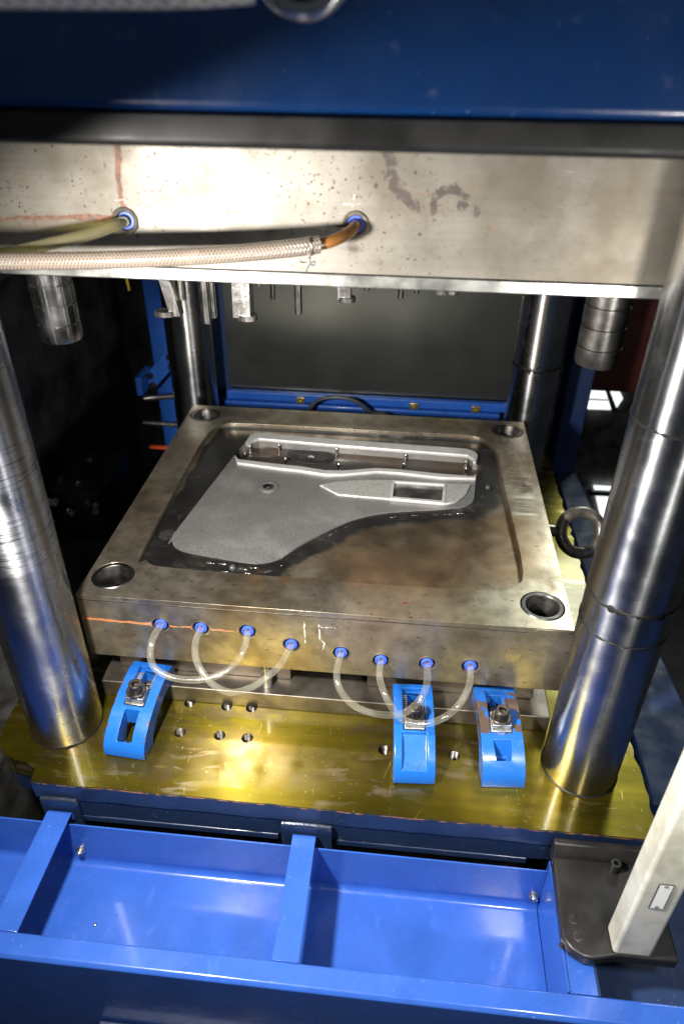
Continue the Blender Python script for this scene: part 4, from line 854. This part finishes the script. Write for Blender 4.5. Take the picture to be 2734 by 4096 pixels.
# ================================================================== what stands behind
gp = thing('back_guard', 'dark reflective metal guard sheet in a blue frame behind the mould', 'guard panel', (0.26, 0.66, -0.3))
bm = B(); box(bm, 0.005, 0.502, 0.660, 0.664, -0.062, 0.60); obj('sheet', bm, 'back_panel', gp)
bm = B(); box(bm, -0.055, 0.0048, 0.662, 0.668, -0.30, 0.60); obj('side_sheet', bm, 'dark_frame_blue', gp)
bm = B(); box(bm, 0.0, 0.502, 0.646, 0.6598, -0.0800, -0.0640); obj('frame_rail', bm, 'frame_blue', gp, bevel=0.002)
bm = B(); box(bm, -0.055, 0.492, 0.640, 0.6598, -0.20, -0.0815); obj('frame_rail', bm, 'frame_blue', gp, bevel=0.002)
bm = B(); box(bm, 0.470, 0.490, 0.637, 0.6398, -0.20, -0.088); obj('frame_foot', bm, 'frame_blue', gp, bevel=0.001)
for lx in (0.1357, 0.3398, 0.4489):
    bm = B(); box(bm, lx-0.0078, lx+0.0078, 0.6425, 0.6455, -0.0805, -0.0690); la = obj('latch', bm, 'brass', gp, bevel=0.0008)
    bm = B(); cyl(bm, (lx, 0.6425, -0.0765), (lx, 0.6405, -0.0765), 0.0016, 14); sub('latch_screw', bm, 'brass', la)
bm = B(); tube(bm, [(0.150, 0.615, -0.14), (0.1545, 0.60, -0.0800), (0.1702, 0.6, -0.0543), (0.2043, 0.6, -0.0450), (0.2383, 0.6, -0.0505), (0.2654, 0.6, -0.0703), (0.292, 0.6, -0.0723), (0.31, 0.6, -0.09)], 0.0034, 12, 8)
tag(obj('cable', bm, 'grey_rubber'), 'grey cable looping behind the back edge of the lower mould', 'cable')
bm = B(); cyl(bm, (0.045, 0.60, -0.14), (0.045, 0.60, -0.088), 0.007, 20); tag(obj('black_knob', bm, 'black_rubber', bevel=0.002), 'small black knob peeping over the back left mould edge', 'knob')

# left: blue uprights with link plate and rods
for x0, x1, y0, lab in ((-0.150, -0.118, 0.70, 'blue square upright farther left behind the back left column'), (-0.108, -0.070, 0.72, 'blue square upright touching the back left column')):
    bm = B(); box(bm, x0, x1, y0, y0+0.035, -0.40, 0.75); tag(obj('upright', bm, 'frame_blue', bevel=0.003), lab, 'upright', 'blue uprights behind the left column')
lk = thing('link_plate', 'blue slanted link plate with bolts on the left uprights', 'bracket', (-0.12, 0.64, -0.06))
bm = B(); prism(bm, [(-0.1390, -0.0560), (-0.1280, -0.0610), (-0.0900, -0.0200), (-0.0890, 0.0080), (-0.1000, 0.0080), (-0.1400, -0.0330)], 0.635, 0.643, 'y'); obj('plate', bm, 'frame_blue', lk, bevel=0.001)
bm = B(); box(bm, -0.1520, -0.1412, 0.606, 0.660, -0.0640, -0.0300); obj('end_block', bm, 'frame_blue', lk, bevel=0.0012)
for bx_, bz in ((-0.1330, -0.0370), (-0.1310, -0.0550), (-0.0935, 0.0005), (-0.0925, -0.0170)):
    bm = B(); lathe(bm, [(0.0001, -0.010), (0.0035, -0.010), (0.0042, -0.009), (0.0042, -0.003), (0.0060, -0.0028), (0.0060, 0.0)], (bx_, 0.6348, bz), (0, 1, 0), 18); obj('bolt', bm, 'bolt_black', lk)
bm = B(); tube(bm, [(-0.138, 0.60, -0.066), (-0.115, 0.61, -0.0668), (-0.07, 0.635, -0.072)], 0.0052, 14, 6); tag(obj('rod', bm, 'wire'), 'grey rod below the slanted blue link plate', 'rod')
bm = B(); cyl(bm, (-0.150, 0.61, -0.1195), (-0.07, 0.61, -0.1205), 0.0042, 16); tag(obj('rod', bm, 'nickel'), 'shiny copper toned rod above the orange strip at left', 'rod')
bm = B(); box(bm, -0.142, -0.105, 0.60, 0.606, -0.1675, -0.1630); tag(obj('warning_strip', bm, 'orange_paint'), 'short bright orange strip left of the mould back corner', 'strip')
bm = B(); tube(bm, [(-0.130, 0.58, 0.30), (-0.1290, 0.58, 0.18), (-0.1265, 0.58, 0.1320)], 0.0022, 8, 6); tag(obj('cable', bm, 'yellow_cable'), 'thin yellow cable end hanging at upper left', 'cable')

# left: dark greasy machine cabinet with ribs, fittings and handle
mc = thing('side_cabinet', 'black greasy machine side full of fittings left of the mould', 'machine side', (-0.25, 0.3, -0.6))
bm = B(); box(bm, -0.36, -0.30, -0.30, 0.95, -0.6, 0.8); obj('cabinet_wall', bm, 'machine_black', mc)
for y0, xx in ((0.10, -0.287), (0.27, -0.283), (0.43, -0.270)):
    bm = B(); box(bm, -0.2995, xx, y0, y0+0.018, -0.45, 0.6); obj('rib', bm, 'machine_black', mc, bevel=0.002)
bm = B(); box(bm, -0.2995, -0.2850, -0.28, 0.60, 0.205, 0.222); obj('ledge', bm, 'machine_black', mc, bevel=0.002)
bm = B(); box(bm, -0.2995, -0.2850, 0.29, 0.60, 0.165, 0.180); obj('ledge', bm, 'machine_black', mc, bevel=0.002)
bm = B(); box(bm, -0.2995, -0.195, 0.47, 0.62, -0.50, -0.190); blk = obj('valve_block', bm, 'machine_black', mc, bevel=0.003)
rr = random.Random(3)
for i in range(15):
    fx = -0.235+rr.uniform(-0.035, 0.055); fy = 0.440+rr.uniform(-0.045, 0.015); fz = -0.13-rr.uniform(0, 0.11)+0.07*(fx+0.235)/0.05*0.5
    ln = rr.uniform(0.010, 0.018); r_ = rr.uniform(0.0035, 0.006); bm = B()
    lathe(bm, [(0.0001, 0), (r_*0.6, 0), (r_*0.7, ln*0.3), (r_, ln*0.32), (r_, ln*0.62), (r_*0.7, ln*0.66), (r_*0.75, ln), (0.0001, ln)], (fx, fy, fz), (rr.uniform(0.2, 0.9), -1, rr.uniform(-0.3, 0.4)), 14); obj('pipe_fitting', bm, 'zinc' if i % 3 else 'bolt_black', mc)
bm = B(); tube(bm, [(-0.262, 0.24, -0.1300), (-0.252, 0.235, -0.1310), (-0.250, 0.235, -0.150), (-0.249, 0.235, -0.168), (-0.242, 0.238, -0.174), (-0.234, 0.24, -0.176)], 0.0016, 8, 5); obj('wire_handle', bm, 'wire', mc)
bm = B(); tube(bm, [(-0.258, 0.24, -0.1835), (-0.245, 0.238, -0.1775), (-0.226, 0.24, -0.1665)], 0.0015, 8, 5); obj('wire_handle', bm, 'wire', mc)
for i in range(26):
    bm = B(); s = rr.uniform(0.0006, 0.0016); bx_, by_, bz = -0.2985, rr.uniform(0.0, 0.55), rr.uniform(-0.20, 0.28)
    bmesh.ops.create_icosphere(bm, subdivisions=1, radius=s, matrix=Matrix.Translation((bx_, by_, bz))); obj('grease_fleck', bm, 'wire', mc)
bm = B(); lathe(bm, [(0.0001, 0.0), (0.006, 0.0), (0.0075, 0.001), (0.0075, 0.045), (0.0001, 0.045)], (-0.126, -0.095, -0.215), (-1, 0.25, 0), 22); tag(obj('dark_bolt', bm, 'bolt_black'), 'dark bolt stub sticking out at the lower left edge', 'bolt')
bm = B(); box(bm, -0.30, -0.145, -0.10, 0.45, -0.60, -0.27); tag(obj('lower_housing', bm, 'machine_black', bevel=0.004), 'black lower housing left of the press bed', 'housing')

# right: blue upright, red panel, side rail, bright windows
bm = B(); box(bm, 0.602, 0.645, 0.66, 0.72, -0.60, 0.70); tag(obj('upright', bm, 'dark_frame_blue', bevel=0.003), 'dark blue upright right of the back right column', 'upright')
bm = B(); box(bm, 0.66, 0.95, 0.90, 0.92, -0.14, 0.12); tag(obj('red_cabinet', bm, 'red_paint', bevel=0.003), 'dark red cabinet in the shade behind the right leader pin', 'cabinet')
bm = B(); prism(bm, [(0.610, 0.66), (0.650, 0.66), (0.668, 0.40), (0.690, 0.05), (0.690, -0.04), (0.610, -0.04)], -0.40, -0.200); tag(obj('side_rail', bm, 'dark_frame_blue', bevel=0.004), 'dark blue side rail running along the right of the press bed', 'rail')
wd = thing('window', 'bright white window with a slanted dark bar behind the right columns', 'window', (0.95, 1.6, -0.6))
bm = B(); prism(bm, [(0.880, -0.398), (0.9570, -0.398), (1.000, -0.463), (0.985, -0.5025), (0.870, -0.5050)], 1.600, 1.604, 'y'); obj('pane', bm, 'window_light', wd)
bm = B(); prism(bm, [(0.918, -0.395), (0.930, -0.395), (0.990, -0.500), (0.974, -0.506)], 1.585, 1.598, 'y'); obj('slanted_bar', bm, 'black_paint', wd)
for z0, z1 in ((-0.4075, -0.4045), (-0.4690, -0.4655), (-0.4165, -0.4145)):
    bm = B(); box(bm, 0.870, 0.952, 1.588, 1.597, z0, z1); obj('glazing_bar', bm, 'wire', wd)
wd = thing('window', 'lower sliver of bright window beside the front right column', 'window', (1.0, 1.6, -0.95))
bm = B(); prism(bm, [(0.975, -0.785), (1.10, -0.785), (1.10, -0.960), (1.045, -0.960)], 1.600, 1.604, 'y'); obj('pane', bm, 'window_light', wd)
bm = B(); box(bm, 0.96, 1.10, 1.585, 1.597, -0.815, -0.797); obj('glazing_bar', bm, 'black_paint', wd)
bm = B(); box(bm, 0.70, 1.5, 1.62, 1.64, -1.0, 0.4); tag(obj('far_wall', bm, 'machine_black'), 'dark far wall behind the bright windows at right', 'wall')
bm = B(); box(bm, -1.2, 0.70, 1.2, 1.22, -1.0, 0.9); tag(obj('rear_wall', bm, 'machine_black'), 'black wall far behind the guard sheet', 'wall')
